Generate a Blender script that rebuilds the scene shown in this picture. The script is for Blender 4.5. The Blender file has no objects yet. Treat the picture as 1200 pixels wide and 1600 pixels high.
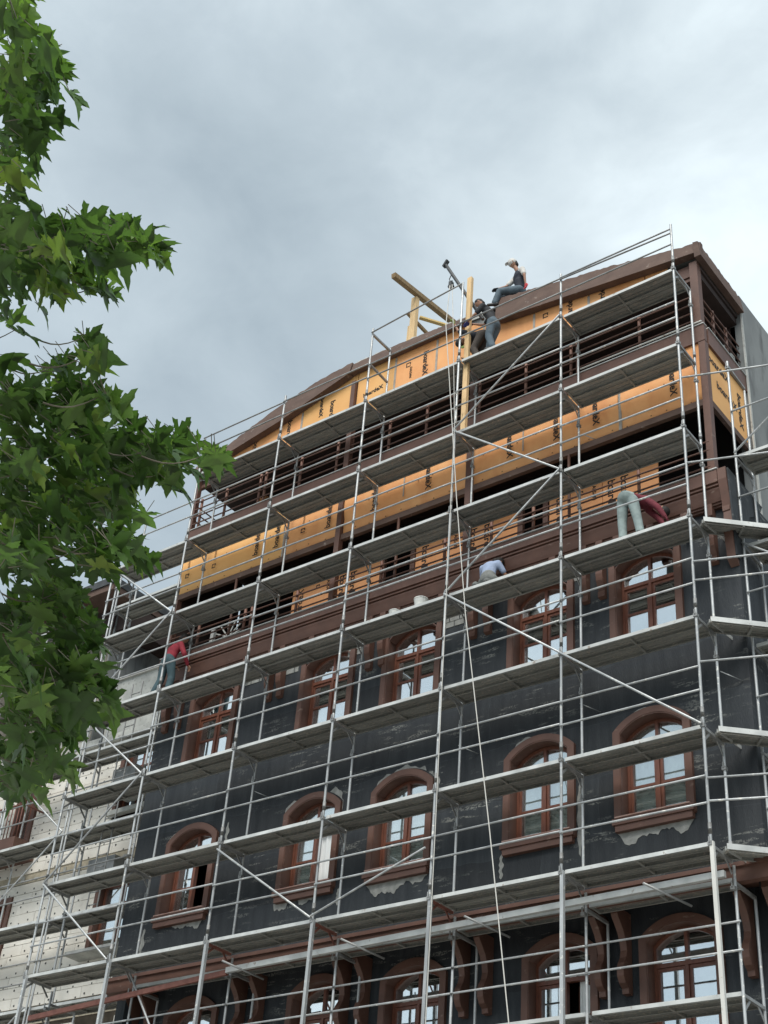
import bpy, math, random
from mathutils import Vector, Matrix, noise as mnoise
R = math.radians
random.seed(7)
scn = bpy.context.scene
COL = scn.collection

# ---------------------------------------------------------------- camera
yaw, pitch, roll = 0.69429, 0.61664, 0.08790
CAM = Vector((8.637, -18.645, -8.607))
fwd = Vector((-math.sin(yaw)*math.cos(pitch), math.cos(yaw)*math.cos(pitch), math.sin(pitch)))
rgt = fwd.cross(Vector((0, 0, 1))).normalized(); upv = rgt.cross(fwd)
r2 = math.cos(roll)*rgt + math.sin(roll)*upv
u2 = -math.sin(roll)*rgt + math.cos(roll)*upv
cd = bpy.data.cameras.new('camera'); cam = bpy.data.objects.new('camera', cd); COL.objects.link(cam)
m = Matrix((r2, u2, -fwd)).transposed().to_4x4(); m.translation = CAM
cam.matrix_world = m
cd.sensor_fit = 'VERTICAL'; cd.sensor_height = 24.0; cd.lens = 2215.0/1600*24.0
cd.clip_start = 0.1; cd.clip_end = 2000
scn.camera = cam

# ---------------------------------------------------------------- world, sun, exposure
SUN_EL, SUN_AZ = R(54), R(160)       # azimuth measured clockwise from +Y
w = bpy.data.worlds.new('World'); scn.world = w; w.use_nodes = True
nt = w.node_tree; N = nt.nodes; L = nt.links; N.clear()
def nd(t, **k):
    n = N.new(t)
    for a, b in k.items(): setattr(n, a, b)
    return n
out = nd('ShaderNodeOutputWorld'); bg = nd('ShaderNodeBackground'); bg2 = nd('ShaderNodeBackground'); add = nd('ShaderNodeAddShader')
sky = nd('ShaderNodeTexSky', sky_type='NISHITA', sun_disc=False, sun_elevation=SUN_EL, sun_rotation=SUN_AZ)
bg.inputs['Strength'].default_value = 0.05*0.25
L.new(sky.outputs[0], bg.inputs['Color'])
tc = nd('ShaderNodeTexCoord')
mp = nd('ShaderNodeMapping'); mp.inputs['Scale'].default_value = (1.0, 1.0, 1.5)
L.new(tc.outputs['Generated'], mp.inputs['Vector'])
n1 = nd('ShaderNodeTexNoise'); n1.inputs['Scale'].default_value = 2.6; n1.inputs['Detail'].default_value = 5; n1.inputs['Roughness'].default_value = .5; n1.inputs['Distortion'].default_value = .5
n2 = nd('ShaderNodeTexNoise'); n2.inputs['Scale'].default_value = 9; n2.inputs['Detail'].default_value = 7; n2.inputs['Roughness'].default_value = .58; n2.inputs['Distortion'].default_value = .3
mp2 = nd('ShaderNodeMapping'); mp2.inputs['Location'].default_value = (1.7, .4, 3.1)
L.new(mp.outputs[0], n1.inputs['Vector']); L.new(mp.outputs[0], mp2.inputs['Vector']); L.new(mp2.outputs[0], n2.inputs['Vector'])
def mth(op, a, b=None, c=None):
    n = nd('ShaderNodeMath', operation=op)
    for i, v in enumerate((a, b, c)):
        if v is None: continue
        if isinstance(v, (int, float)): n.inputs[i].default_value = v
        else: L.new(v, n.inputs[i])
    return n.outputs[0]
s = mth('ADD', mth('MULTIPLY', n1.outputs['Fac'], .95), mth('MULTIPLY', n2.outputs['Fac'], .38))
# broad banks of thicker and thinner cloud
def blob(d, width, amp):
    v = nd('ShaderNodeVectorMath', operation='DOT_PRODUCT'); L.new(tc.outputs['Generated'], v.inputs[0]); v.inputs[1].default_value = Vector(d).normalized()
    a = mth('SUBTRACT', 1.0, v.outputs['Value'])
    e = mth('POWER', 2.718, mth('MULTIPLY', a, -1.0/width))
    return mth('MULTIPLY', e, amp)
def pixdir(x, y): return (r2*(x-600)/2215 + u2*(800-y)/2215 + fwd).normalized()
for x, y, wd, am in ((1190, 420, .012, .26), (330, 500, .012, -.15), (560, 430, .003, -.09), (790, 350, .003, .07), (640, 160, .004, .04), (300, 250, .005, -.05), (150, 420, .012, .07), (1150, 60, .01, .05), (930, 240, .006, -.05), (330, 40, .004, .02), (620, 620, .01, .04)):
    s = mth('ADD', s, blob(pixdir(x, y), wd, am))
cr = nd('ShaderNodeValToRGB'); L.new(s, cr.inputs['Fac'])
el = cr.color_ramp.elements
el[0].position = .42; el[0].color = (.26, .31, .335, 1)
el[1].position = 1.0; el[1].color = (.62, .69, .705, 1)
e = el.new(.66); e.color = (.355, .41, .435, 1)
e = el.new(.84); e.color = (.475, .535, .555, 1)
L.new(cr.outputs[0], bg2.inputs['Color']); bg2.inputs['Strength'].default_value = .60
L.new(bg.outputs[0], add.inputs[0]); L.new(bg2.outputs[0], add.inputs[1]); L.new(add.outputs[0], out.inputs['Surface'])

sl = bpy.data.lights.new('sun', 'SUN'); so = bpy.data.objects.new('sun', sl); COL.objects.link(so)
sl.energy = 1.5; sl.angle = R(40); sl.color = (1, .965, .91)
sd = Vector((math.sin(SUN_AZ)*math.cos(SUN_EL), math.cos(SUN_AZ)*math.cos(SUN_EL), math.sin(SUN_EL)))
so.rotation_euler = sd.to_track_quat('Z', 'Y').to_euler(); so.location = sd*60
scn.view_settings.view_transform = 'Standard'; scn.view_settings.look = 'None'
scn.view_settings.gamma = 1; scn.view_settings.exposure = 1.3; scn.view_settings.use_curve_mapping = False
scn.cycles.max_bounces = 6; scn.cycles.transparent_max_bounces = 12
GROUND = -10.2

# ---------------------------------------------------------------- material helper
def material(name, c1, c2=None, rough=.6, metal=0, scale=4, stretch=(1, 1, 1), detail=6, lo=.35, hi=.65,
             c3=None, s3=8, st3=(1, 1, 1), t3=(.62, .7), bump=0, bscale=40, rand=0, spec=.5, gate=0, cells=False, coord='Object'):
    mt = bpy.data.materials.new(name); mt.use_nodes = True
    t = mt.node_tree; n = t.nodes; l = t.links; p = n['Principled BSDF']
    p.inputs['Roughness'].default_value = rough; p.inputs['Metallic'].default_value = metal
    p.inputs['Specular IOR Level'].default_value = spec
    tc = n.new('ShaderNodeTexCoord'); geo = n.new('ShaderNodeNewGeometry')
    co = geo.outputs['Position'] if coord == 'World' else tc.outputs['Object']
    def noise(sc, st, det=6):
        mp = n.new('ShaderNodeMapping'); mp.inputs['Scale'].default_value = st; l.new(co, mp.inputs['Vector'])
        if coord != 'World':
            oi = n.new('ShaderNodeObjectInfo'); ml = n.new('ShaderNodeMath'); ml.operation = 'MULTIPLY'; ml.inputs[1].default_value = 37
            l.new(oi.outputs['Random'], ml.inputs[0]); l.new(ml.outputs[0], mp.inputs['Location'])
        z = n.new('ShaderNodeTexNoise'); z.inputs['Scale'].default_value = sc; z.inputs['Detail'].default_value = det
        l.new(mp.outputs[0], z.inputs['Vector']); return z.outputs['Fac']
    col = None
    if c2 is None: p.inputs['Base Color'].default_value = (*c1, 1)
    else:
        r = n.new('ShaderNodeValToRGB'); l.new(noise(scale, stretch, detail), r.inputs['Fac'])
        r.color_ramp.elements[0].position = lo; r.color_ramp.elements[0].color = (*c1, 1)
        r.color_ramp.elements[1].position = hi; r.color_ramp.elements[1].color = (*c2, 1)
        col = r.outputs[0]
        if c3 is not None:
            r3 = n.new('ShaderNodeValToRGB'); l.new(noise(s3, st3, 8), r3.inputs['Fac'])
            r3.color_ramp.elements[0].position = t3[0]; r3.color_ramp.elements[0].color = (0, 0, 0, 1)
            r3.color_ramp.elements[1].position = t3[1]; r3.color_ramp.elements[1].color = (1, 1, 1, 1)
            fac = r3.outputs[0]
            if gate:
                rg = n.new('ShaderNodeValToRGB'); l.new(noise(gate, (1, 1, 1.6), 3), rg.inputs['Fac']); rg.color_ramp.elements[0].position = .50; rg.color_ramp.elements[1].position = .62
                rf = n.new('ShaderNodeValToRGB'); l.new(noise(s3*6, (1, 1, 1.5), 8), rf.inputs['Fac']); rf.color_ramp.elements[0].position = .42; rf.color_ramp.elements[1].position = .56
                m1 = n.new('ShaderNodeMath'); m1.operation = 'MULTIPLY'; l.new(rg.outputs[0], m1.inputs[0]); l.new(fac, m1.inputs[1])
                m2 = n.new('ShaderNodeMath'); m2.operation = 'MULTIPLY'; l.new(rf.outputs[0], m2.inputs[0]); l.new(m1.outputs[0], m2.inputs[1]); fac = m2.outputs[0]
            mx = n.new('ShaderNodeMix'); mx.data_type = 'RGBA'; l.new(fac, mx.inputs[0]); l.new(col, mx.inputs[6]); mx.inputs[7].default_value = (*c3, 1)
            col = mx.outputs[2]
        if cells:
            sx = n.new('ShaderNodeSeparateXYZ'); cb = n.new('ShaderNodeCombineXYZ'); l.new(co, sx.inputs[0]); l.new(sx.outputs['X'], cb.inputs['X']); l.new(sx.outputs['Z'], cb.inputs['Y'])
            wv = n.new('ShaderNodeVectorMath'); wv.operation = 'ADD'; nzc = n.new('ShaderNodeTexNoise'); nzc.inputs['Scale'].default_value = 1.5; l.new(co, nzc.inputs['Vector'])
            sc_ = n.new('ShaderNodeVectorMath'); sc_.operation = 'SCALE'; sc_.inputs['Scale'].default_value = .25; l.new(nzc.outputs['Color'], sc_.inputs[0]); l.new(cb.outputs[0], wv.inputs[0]); l.new(sc_.outputs[0], wv.inputs[1])
            bk = n.new('ShaderNodeTexBrick'); l.new(wv.outputs[0], bk.inputs['Vector']); bk.inputs['Color1'].default_value = (.72, .72, .72, 1); bk.inputs['Color2'].default_value = (1.3, 1.3, 1.28, 1); bk.inputs['Mortar'].default_value = (1.5, 1.5, 1.45, 1)
            bk.inputs['Scale'].default_value = 1; bk.inputs['Brick Width'].default_value = 2.3; bk.inputs['Row Height'].default_value = 1.05; bk.inputs['Mortar Size'].default_value = .006; bk.inputs['Mortar Smooth'].default_value = .4
            mm = n.new('ShaderNodeMix'); mm.data_type = 'RGBA'; mm.blend_type = 'MULTIPLY'; mm.inputs[0].default_value = 1; l.new(col, mm.inputs[6]); l.new(bk.outputs['Color'], mm.inputs[7]); col = mm.outputs[2]
        if rand:
            oi = n.new('ShaderNodeObjectInfo'); mr = n.new('ShaderNodeMapRange'); l.new(oi.outputs['Random'], mr.inputs[0])
            mr.inputs[3].default_value = 1-rand; mr.inputs[4].default_value = 1+rand
            hs = n.new('ShaderNodeHueSaturation'); l.new(mr.outputs[0], hs.inputs['Value']); l.new(col, hs.inputs['Color']); col = hs.outputs[0]
        l.new(col, p.inputs['Base Color'])
    if bump:
        b = n.new('ShaderNodeBump'); b.inputs['Strength'].default_value = bump; b.inputs['Distance'].default_value = .01
        l.new(noise(bscale, stretch), b.inputs['Height']); l.new(b.outputs[0], p.inputs['Normal'])
    return mt

M = {}
M['dark'] = material('dark_basecoat', (.0125, .0165, .021), (.03, .035, .04), rough=.75, scale=3.0, stretch=(2.5, 1, .35), lo=.3, hi=.75,
                     c3=(.15, .155, .145), s3=4.6, st3=(.45, 1, 3.0), t3=(.55, .60), gate=.8, cells=True, bump=1.0, bscale=26, coord='World')
M['brown'] = material('brown_paint', (.098, .048, .034), (.138, .068, .048), rough=.55, scale=3, lo=.3, hi=.7, c3=(.2, .13, .1), s3=5, st3=(1, 1, 2), t3=(.66, .74), bump=.15, coord='World')
M['rail_brown'] = material('red_brown_steel', (.17, .08, .058), (.24, .125, .09), rough=.6, scale=6, coord='World')
M['brown_dusty'] = material('brown_fascia_coat', (.085, .050, .038), (.125, .078, .058), rough=.8, scale=2.5, stretch=(1, 1, 2), lo=.3, hi=.7, c3=(.25, .2, .17), s3=6, t3=(.66, .76), bump=.4, coord='World')
M['wood_frame'] = material('varnished_frame', (.125, .044, .026), (.175, .066, .040), rough=.4, scale=6, stretch=(4, 4, 1), coord='World')
M['sill'] = material('painted_sill', (.34, .19, .15), (.45, .3, .25), rough=.5, scale=6, coord='World')
M['orange'] = material('orange_sheathing', (.75, .335, .12), (.84, .425, .17), rough=.62, scale=1.6, lo=.3, hi=.7, c3=(.68, .285, .10), s3=3, st3=(1, 1, .4), t3=(.5, .8), bump=.12, bscale=6, rand=.06, coord='World')
M['orange_yellow'] = material('orange_sheathing_yellowish', (.75, .385, .125), (.84, .47, .17), rough=.62, scale=1.2, lo=.3, hi=.7, bump=.12, bscale=6, rand=.05, coord='World')
M['orange_deep'] = material('orange_sheathing_deep', (.72, .31, .12), (.80, .38, .16), rough=.62, scale=1.6, lo=.3, hi=.7, bump=.15, bscale=7, rand=.05, coord='World')
M['print'] = material('black_print', (.012, .012, .012), rough=.7)
M['print_faint'] = material('faint_print', (.16, .08, .03), rough=.7)
M['seam'] = material('zinc_seam_strip', (.30, .27, .23), (.42, .38, .33), rough=.6, scale=8, coord='World')
M['steel'] = material('galvanised_tube', (.30, .315, .32), (.50, .515, .515), rough=.45, metal=.35, scale=5, stretch=(1, 1, .3), lo=.3, hi=.7, c3=(.66, .65, .60), s3=14, t3=(.60, .68), rand=.18, coord='World')
M['steel_dark'] = material('weathered_tube', (.20, .205, .2), (.34, .345, .34), rough=.5, metal=.4, scale=5, lo=.3, hi=.7, rand=.12, coord='World')
M['deck'] = material('steel_deck', (.19, .195, .18), (.29, .295, .275), rough=.6, metal=.15, scale=2.2, stretch=(1, 4, 4), lo=.3, hi=.7, c3=(.36, .33, .28), s3=38, st3=(.5, 1, 1), t3=(.56, .62), bump=.5, bscale=26, rand=.18, coord='World')
M['deck_edge'] = material('deck_edge', (.42, .43, .415), (.64, .65, .625), rough=.45, metal=.25, scale=3, lo=.3, hi=.7, c3=(.33, .29, .25), s3=10, t3=(.64, .72), rand=.08, coord='World')
M['rust'] = material('red_oxide_steel', (.15, .055, .04), (.21, .085, .062), rough=.6, scale=8, coord='World')
M['timber'] = material('construction_timber', (.60, .40, .20), (.78, .56, .30), rough=.7, scale=5, stretch=(9, 9, .6), lo=.3, hi=.7, c3=(.2, .11, .05), s3=5, st3=(4, 4, .6), t3=(.66, .74), bump=.2)
M['timber_dark'] = material('weathered_timber', (.17, .11, .05), (.3, .2, .095), rough=.75, scale=5, stretch=(9, 9, .6), bump=.2)
M['timber_yellow'] = material('yellow_timber', (.52, .36, .13), (.64, .46, .18), rough=.7, scale=5, stretch=(9, 9, .6), bump=.2)
M['prop'] = material('white_prop', (.52, .52, .49), (.68, .67, .62), rough=.6, scale=4, stretch=(1, 1, .3), c3=(.3, .22, .16), s3=7, t3=(.66, .74), coord='World')
M['concrete'] = material('grey_concrete', (.155, .165, .165), (.25, .262, .255), rough=.85, scale=.9, stretch=(1, 1, .5), lo=.3, hi=.7, c3=(.11, .115, .115), s3=1.6, st3=(1, 1.6, .5), t3=(.52, .66), bump=.5, bscale=9, coord='World')
M['concrete_light'] = material('light_plaster', (.36, .37, .35), (.50, .51, .48), rough=.85, scale=3, c3=(.3, .3, .28), s3=12, t3=(.55, .7), bump=.4, coord='World')
M['mortar'] = material('light_mortar', (.21, .215, .20), (.32, .32, .30), rough=.9, scale=7, bump=.5, coord='World')
M['interior'] = material('unlit_interior', (.012, .012, .014), (.02, .019, .02), rough=.9, scale=2, coord='World')  # near-black base colour carries the shade of the unlit rooms and loggia
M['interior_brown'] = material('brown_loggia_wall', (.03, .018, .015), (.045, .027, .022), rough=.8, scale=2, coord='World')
M['board'] = material('white_insulation_board', (.68, .65, .58), (.80, .77, .70), rough=.7, scale=2, lo=.3, hi=.7, c3=(.6, .57, .5), s3=3.5, st3=(1, 1, 3), t3=(.66, .8), bump=.2, rand=.045)
M['joint'] = material('board_joint', (.20, .18, .15), (.3, .27, .22), rough=.9, scale=4, coord='World')
M['adhesive'] = material('beige_adhesive', (.36, .32, .24), (.48, .43, .33), rough=.9, scale=5, bump=.4, coord='World')
M['black'] = material('black_plastic', (.02, .02, .02), rough=.5)
M['rope'] = material('pale_rope', (.55, .54, .5), rough=.8)
M['bucket'] = material('bucket_plastic', (.55, .56, .53), (.7, .7, .66), rough=.5, scale=8, c3=(.3, .3, .28), s3=6, t3=(.55, .65))
M['roof_dark'] = material('roof_edge_dark', (.03, .034, .036), (.06, .064, .066), rough=.6, scale=4, coord='World')
M['asphalt'] = material('asphalt', (.045, .045, .046), (.065, .065, .064), rough=.9, scale=2, coord='World')
M['paving'] = material('paving', (.28, .265, .24), (.38, .36, .33), rough=.85, scale=3, coord='World')
M['bark'] = material('plane_bark', (.10, .085, .06), (.22, .2, .15), rough=.85, scale=4, lo=.4, hi=.6, bump=.4, bscale=12, coord='World')
M['curtain'] = material('white_curtain', (.80, .82, .81), (.88, .90, .89), rough=.9, scale=3, stretch=(8, 1, 1), coord='World')
M['skin'] = material('skin', (.33, .17, .105), rough=.55)
M['hair'] = material('dark_hair', (.015, .012, .01), rough=.7)
M['rag_red'] = material('red_rag', (.5, .05, .06), rough=.8)
def cloth(name, c, k=.75): 
    M[name] = material(name, tuple(a*k for a in c), c, rough=.85, scale=7, lo=.35, hi=.65, bump=.5, bscale=14)
cloth('cloth_navy', (.022, .027, .04)); cloth('cloth_charcoal', (.028, .03, .034)); cloth('cloth_white', (.62, .6, .56)); cloth('cloth_jeans', (.10, .14, .17)); cloth('cloth_teal_jeans', (.05, .095, .11))
cloth('cloth_pale_jeans', (.30, .37, .36)); cloth('cloth_burgundy', (.16, .022, .035)); cloth('cloth_red', (.27, .02, .035)); cloth('cloth_blue', (.34, .42, .58)); cloth('cloth_grey', (.2, .21, .2)); cloth('cloth_brown', (.08, .065, .055)); cloth('cloth_green', (.05, .065, .04)); cloth('glove_blue', (.06, .07, .25)); cloth('glove_lime', (.3, .4, .12))

# glass: mirror-like outer face that still lets the room show
mt = bpy.data.materials.new('window_glass'); mt.use_nodes = True; t = mt.node_tree; n = t.nodes; n.clear()
o_ = n.new('ShaderNodeOutputMaterial'); mx = n.new('ShaderNodeMixShader'); tr = n.new('ShaderNodeBsdfTransparent'); gl = n.new('ShaderNodeBsdfGlossy')
gl.inputs['Roughness'].default_value = .015; gl.inputs['Color'].default_value = (.93, .97, .98, 1); tr.inputs['Color'].default_value = (.90, .94, .93, 1)
lw = n.new('ShaderNodeLayerWeight'); lw.inputs['Blend'].default_value = .35
mr = n.new('ShaderNodeMapRange'); mr.inputs[1].default_value = 0; mr.inputs[2].default_value = 1; mr.inputs[3].default_value = .68; mr.inputs[4].default_value = .95
nz = n.new('ShaderNodeTexNoise'); nz.inputs['Scale'].default_value = 3; bp = n.new('ShaderNodeBump'); bp.inputs['Strength'].default_value = .025; bp.inputs['Distance'].default_value = .02
g2 = n.new('ShaderNodeNewGeometry'); t.links.new(g2.outputs['Position'], nz.inputs['Vector']); t.links.new(nz.outputs['Fac'], bp.inputs['Height']); t.links.new(bp.outputs[0], gl.inputs['Normal'])
t.links.new(lw.outputs['Facing'], mr.inputs[0]); t.links.new(mr.outputs[0], mx.inputs[0]); t.links.new(tr.outputs[0], mx.inputs[1]); t.links.new(gl.outputs[0], mx.inputs[2]); t.links.new(mx.outputs[0], o_.inputs[0])
M['glass'] = mt
mt2 = mt.copy(); mt2.name = 'clear_window_glass'; [setattr(q.inputs[3], 'default_value', .36) for q in mt2.node_tree.nodes if q.type == 'MAP_RANGE']; M['glass_clear'] = mt2

# ---------------------------------------------------------------- geometry helpers
WP = {}
def wpos(o): return WP.get(o.name, Vector((0, 0, 0))) if o is not None else Vector((0, 0, 0))
def link(o, parent=None, loc=(0, 0, 0)):
    COL.objects.link(o); loc = Vector(loc); WP[o.name] = loc
    if parent is not None: o.parent = parent; o.location = loc - wpos(parent)
    else: o.location = loc
    return o
def tag(o, label=None, cat=None, group=None, kind=None):
    for k, v in (('label', label), ('category', cat), ('group', group), ('kind', kind)):
        if v: o[k] = v
    return o
def empty(name, loc, label, cat, group=None):
    o = bpy.data.objects.new(name, None); o.empty_display_size = .3; link(o, None, loc); return tag(o, label, cat, group)

class MB:
    def __init__(s): s.v = []; s.f = []; s.smooth = False
    def add(s, vs, fs):
        b = len(s.v); s.v += [Vector(v) for v in vs]; s.f += [tuple(b+i for i in f) for f in fs]; return s
    def box(s, x0, x1, y0, y1, z0, z1):
        return s.add([(x0, y0, z0), (x1, y0, z0), (x1, y1, z0), (x0, y1, z0), (x0, y0, z1), (x1, y0, z1), (x1, y1, z1), (x0, y1, z1)],
                     [(0, 3, 2, 1), (4, 5, 6, 7), (0, 1, 5, 4), (1, 2, 6, 5), (2, 3, 7, 6), (3, 0, 4, 7)])
    def bar(s, a, b, w, h, up=(0, 0, 1)):
        a, b = Vector(a), Vector(b); d = (b-a).normalized(); u = Vector(up)
        if abs(d.dot(u)) > .99: u = Vector((0, 1, 0))
        x = d.cross(u).normalized(); y = x.cross(d)
        q = [x*w/2*i + y*h/2*j for i, j in ((-1, -1), (1, -1), (1, 1), (-1, 1))]
        return s.add([a+k for k in q]+[b+k for k in q], [(0, 3, 2, 1), (4, 5, 6, 7), (0, 1, 5, 4), (1, 2, 6, 5), (2, 3, 7, 6), (3, 0, 4, 7)])
    def tube(s, pts, r, n=8, r1=None):
        pts = [Vector(p) for p in pts]; k = len(pts); r1 = r if r1 is None else r1; vs = []; x = None
        for i, p in enumerate(pts):
            d = (pts[min(i+1, k-1)]-pts[max(i-1, 0)]).normalized()
            if x is None: x = d.orthogonal().normalized()
            else: x = (x - d*x.dot(d)).normalized()
            y = d.cross(x); rr = r+(r1-r)*i/max(1, k-1)
            vs += [p+rr*(math.cos(2*math.pi*j/n)*x+math.sin(2*math.pi*j/n)*y) for j in range(n)]
        fs = [(i*n+j, i*n+(j+1) % n, (i+1)*n+(j+1) % n, (i+1)*n+j) for i in range(k-1) for j in range(n)]
        fs += [tuple(range(n-1, -1, -1)), tuple((k-1)*n+j for j in range(n))]
        return s.add(vs, fs)
    def prism(s, poly, y0, y1, axis='y'):      # poly of (a,b) extruded along an axis
        n = len(poly)
        P = (lambda a, b, c: (a, c, b)) if axis == 'y' else ((lambda a, b, c: (c, a, b)) if axis == 'x' else (lambda a, b, c: (a, b, c)))
        vs = [P(a, b, y0) for a, b in poly]+[P(a, b, y1) for a, b in poly]
        return s.add(vs, [tuple(range(n-1, -1, -1)), tuple(range(n, 2*n))]+[(i, (i+1) % n, n+(i+1) % n, n+i) for i in range(n)])
    def mesh(s, name, mat, smooth=False, centre=None):
        c = centre
        if c is None:
            lo = [min(v[i] for v in s.v) for i in range(3)]; hi = [max(v[i] for v in s.v) for i in range(3)]
            c = Vector([(a+b)/2 for a, b in zip(lo, hi)])
        me = bpy.data.meshes.new(name); me.from_pydata([v-Vector(c) for v in s.v], [], s.f)
        import bmesh as bm_
        b = bm_.new(); b.from_mesh(me); bm_.ops.recalc_face_normals(b, faces=b.faces); b.to_mesh(me); b.free()
        if smooth: me.polygons.foreach_set('use_smooth', [True]*len(me.polygons))
        me.materials.append(M[mat] if isinstance(mat, str) else mat); me.update(); return me, Vector(c)
    def build(s, name, mat, parent=None, smooth=False, off=(0, 0, 0)):
        me, c = s.mesh(name, mat, smooth)
        return link(bpy.data.objects.new(name, me), parent, c+Vector(off))
def inst(me, name, parent, loc, rot=None, scale=None):
    o = bpy.data.objects.new(name, me); link(o, parent, loc)
    if rot is not None: o.rotation_mode = 'QUATERNION'; o.rotation_quaternion = rot
    if scale is not None: o.scale = scale
    return o
TUBES = {}
def tube(name, a, b, r, mat, parent, n=8):     # straight tube sharing mesh data with its like
    k = (r, mat, n)
    if k not in TUBES:
        mb = MB().tube([(0, 0, -.5), (0, 0, .5)], r, n); me, _ = mb.mesh(name, mat, False, (0, 0, 0))
        for p in me.polygons: p.use_smooth = len(p.vertices) == 4
        TUBES[k] = me
    a, b = Vector(a), Vector(b); d = b-a
    return inst(TUBES[k], name, parent, (a+b)/2, d.to_track_quat('Z', 'Y'), (1, 1, d.length))

# ================================================================= SETTING
tag(MB().box(-90, 90, -90, 90, GROUND-.5, GROUND).build('ground', 'asphalt'), kind='structure')
tag(MB().box(-45, 40, -26.0, 12, GROUND+.004, GROUND+.13).build('pavement', 'paving'), kind='structure')

# ================================================================= MAIN BUILDING
XL, XR = -13.85, .42
WX = [-1.40, -3.62, -6.64, -8.84, -12.10]
hotel = empty('building', (-6.8, 4.5, GROUND), 'dark coated building with arched windows and orange sheathed top storeys', 'building')

def arch(cx, hw, zs, rise, n=10):               # segmental arch points from left to right
    rad = (hw*hw+rise*rise)/(2*rise); a0 = math.asin(hw/rad)
    return [(cx+rad*math.sin(-a0+2*a0*i/n), zs+rise-rad+rad*math.cos(-a0+2*a0*i/n)) for i in range(n+1)]

def wall_mesh(x0, x1, z0, z1, rows, y0, y1):
    mb = MB()
    segs = []; x = x0
    for cx in sorted(WX):
        segs.append((x, cx-.64)); x = cx+.64
    segs.append((x, x1))
    for a, b in segs: mb.box(a, b, y0, y1, z0, z1)
    for cx in WX:
        z = z0
        for zb in rows:
            mb.box(cx-.64, cx+.64, y0, y1, z, zb+.12)
            z = zb+1.70
            ar = arch(cx, .64, z, .27); nz = min([q for q in rows if q > zb] or [None]) if [q for q in rows if q > zb] else None
            top = zb+2.3
            for (ax, az), (bx, bz) in zip(ar, ar[1:]):
                mb.prism([(ax, az), (bx, bz), (bx, top), (ax, top)], y0, y1)
            z = top
        if z < z1: mb.box(cx-.64, cx+.64, y0, y1, z, z1)
    return mb
ROWB, ROWA, ROWC = .97, 4.37, -2.42
wall_mesh(XL, XR, 0.0, 6.85, [ROWB, ROWA], 1.0, 1.25).build('front_wall', 'dark', hotel)
wall_mesh(XL+.1, XR-.3, GROUND, -.004, [ROWC], 1.7, 1.95).build('lower_front_wall', 'dark', hotel)
MB().box(XR-.25, XR, 1.253, 9.5, -.3, 7.2).build('side_wall', 'dark', hotel)
MB().box(XR-.55, XR-.3, 1.953, 9.5, GROUND, -.3).build('side_wall', 'dark', hotel)
MB().box(XL, XL+.25, 1.253, 9.5, GROUND, 7.2).build('side_wall', 'dark', hotel)
MB().box(XL, XR, 9.503, 9.75, GROUND, 13).build('rear_wall', 'concrete', hotel)
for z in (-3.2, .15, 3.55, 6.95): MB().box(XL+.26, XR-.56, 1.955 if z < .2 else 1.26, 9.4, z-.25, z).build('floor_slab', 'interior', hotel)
MB().box(XL+.26, XR-.56, 3.2, 3.3, GROUND, 6.6).build('partition', 'interior', hotel)

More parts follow.
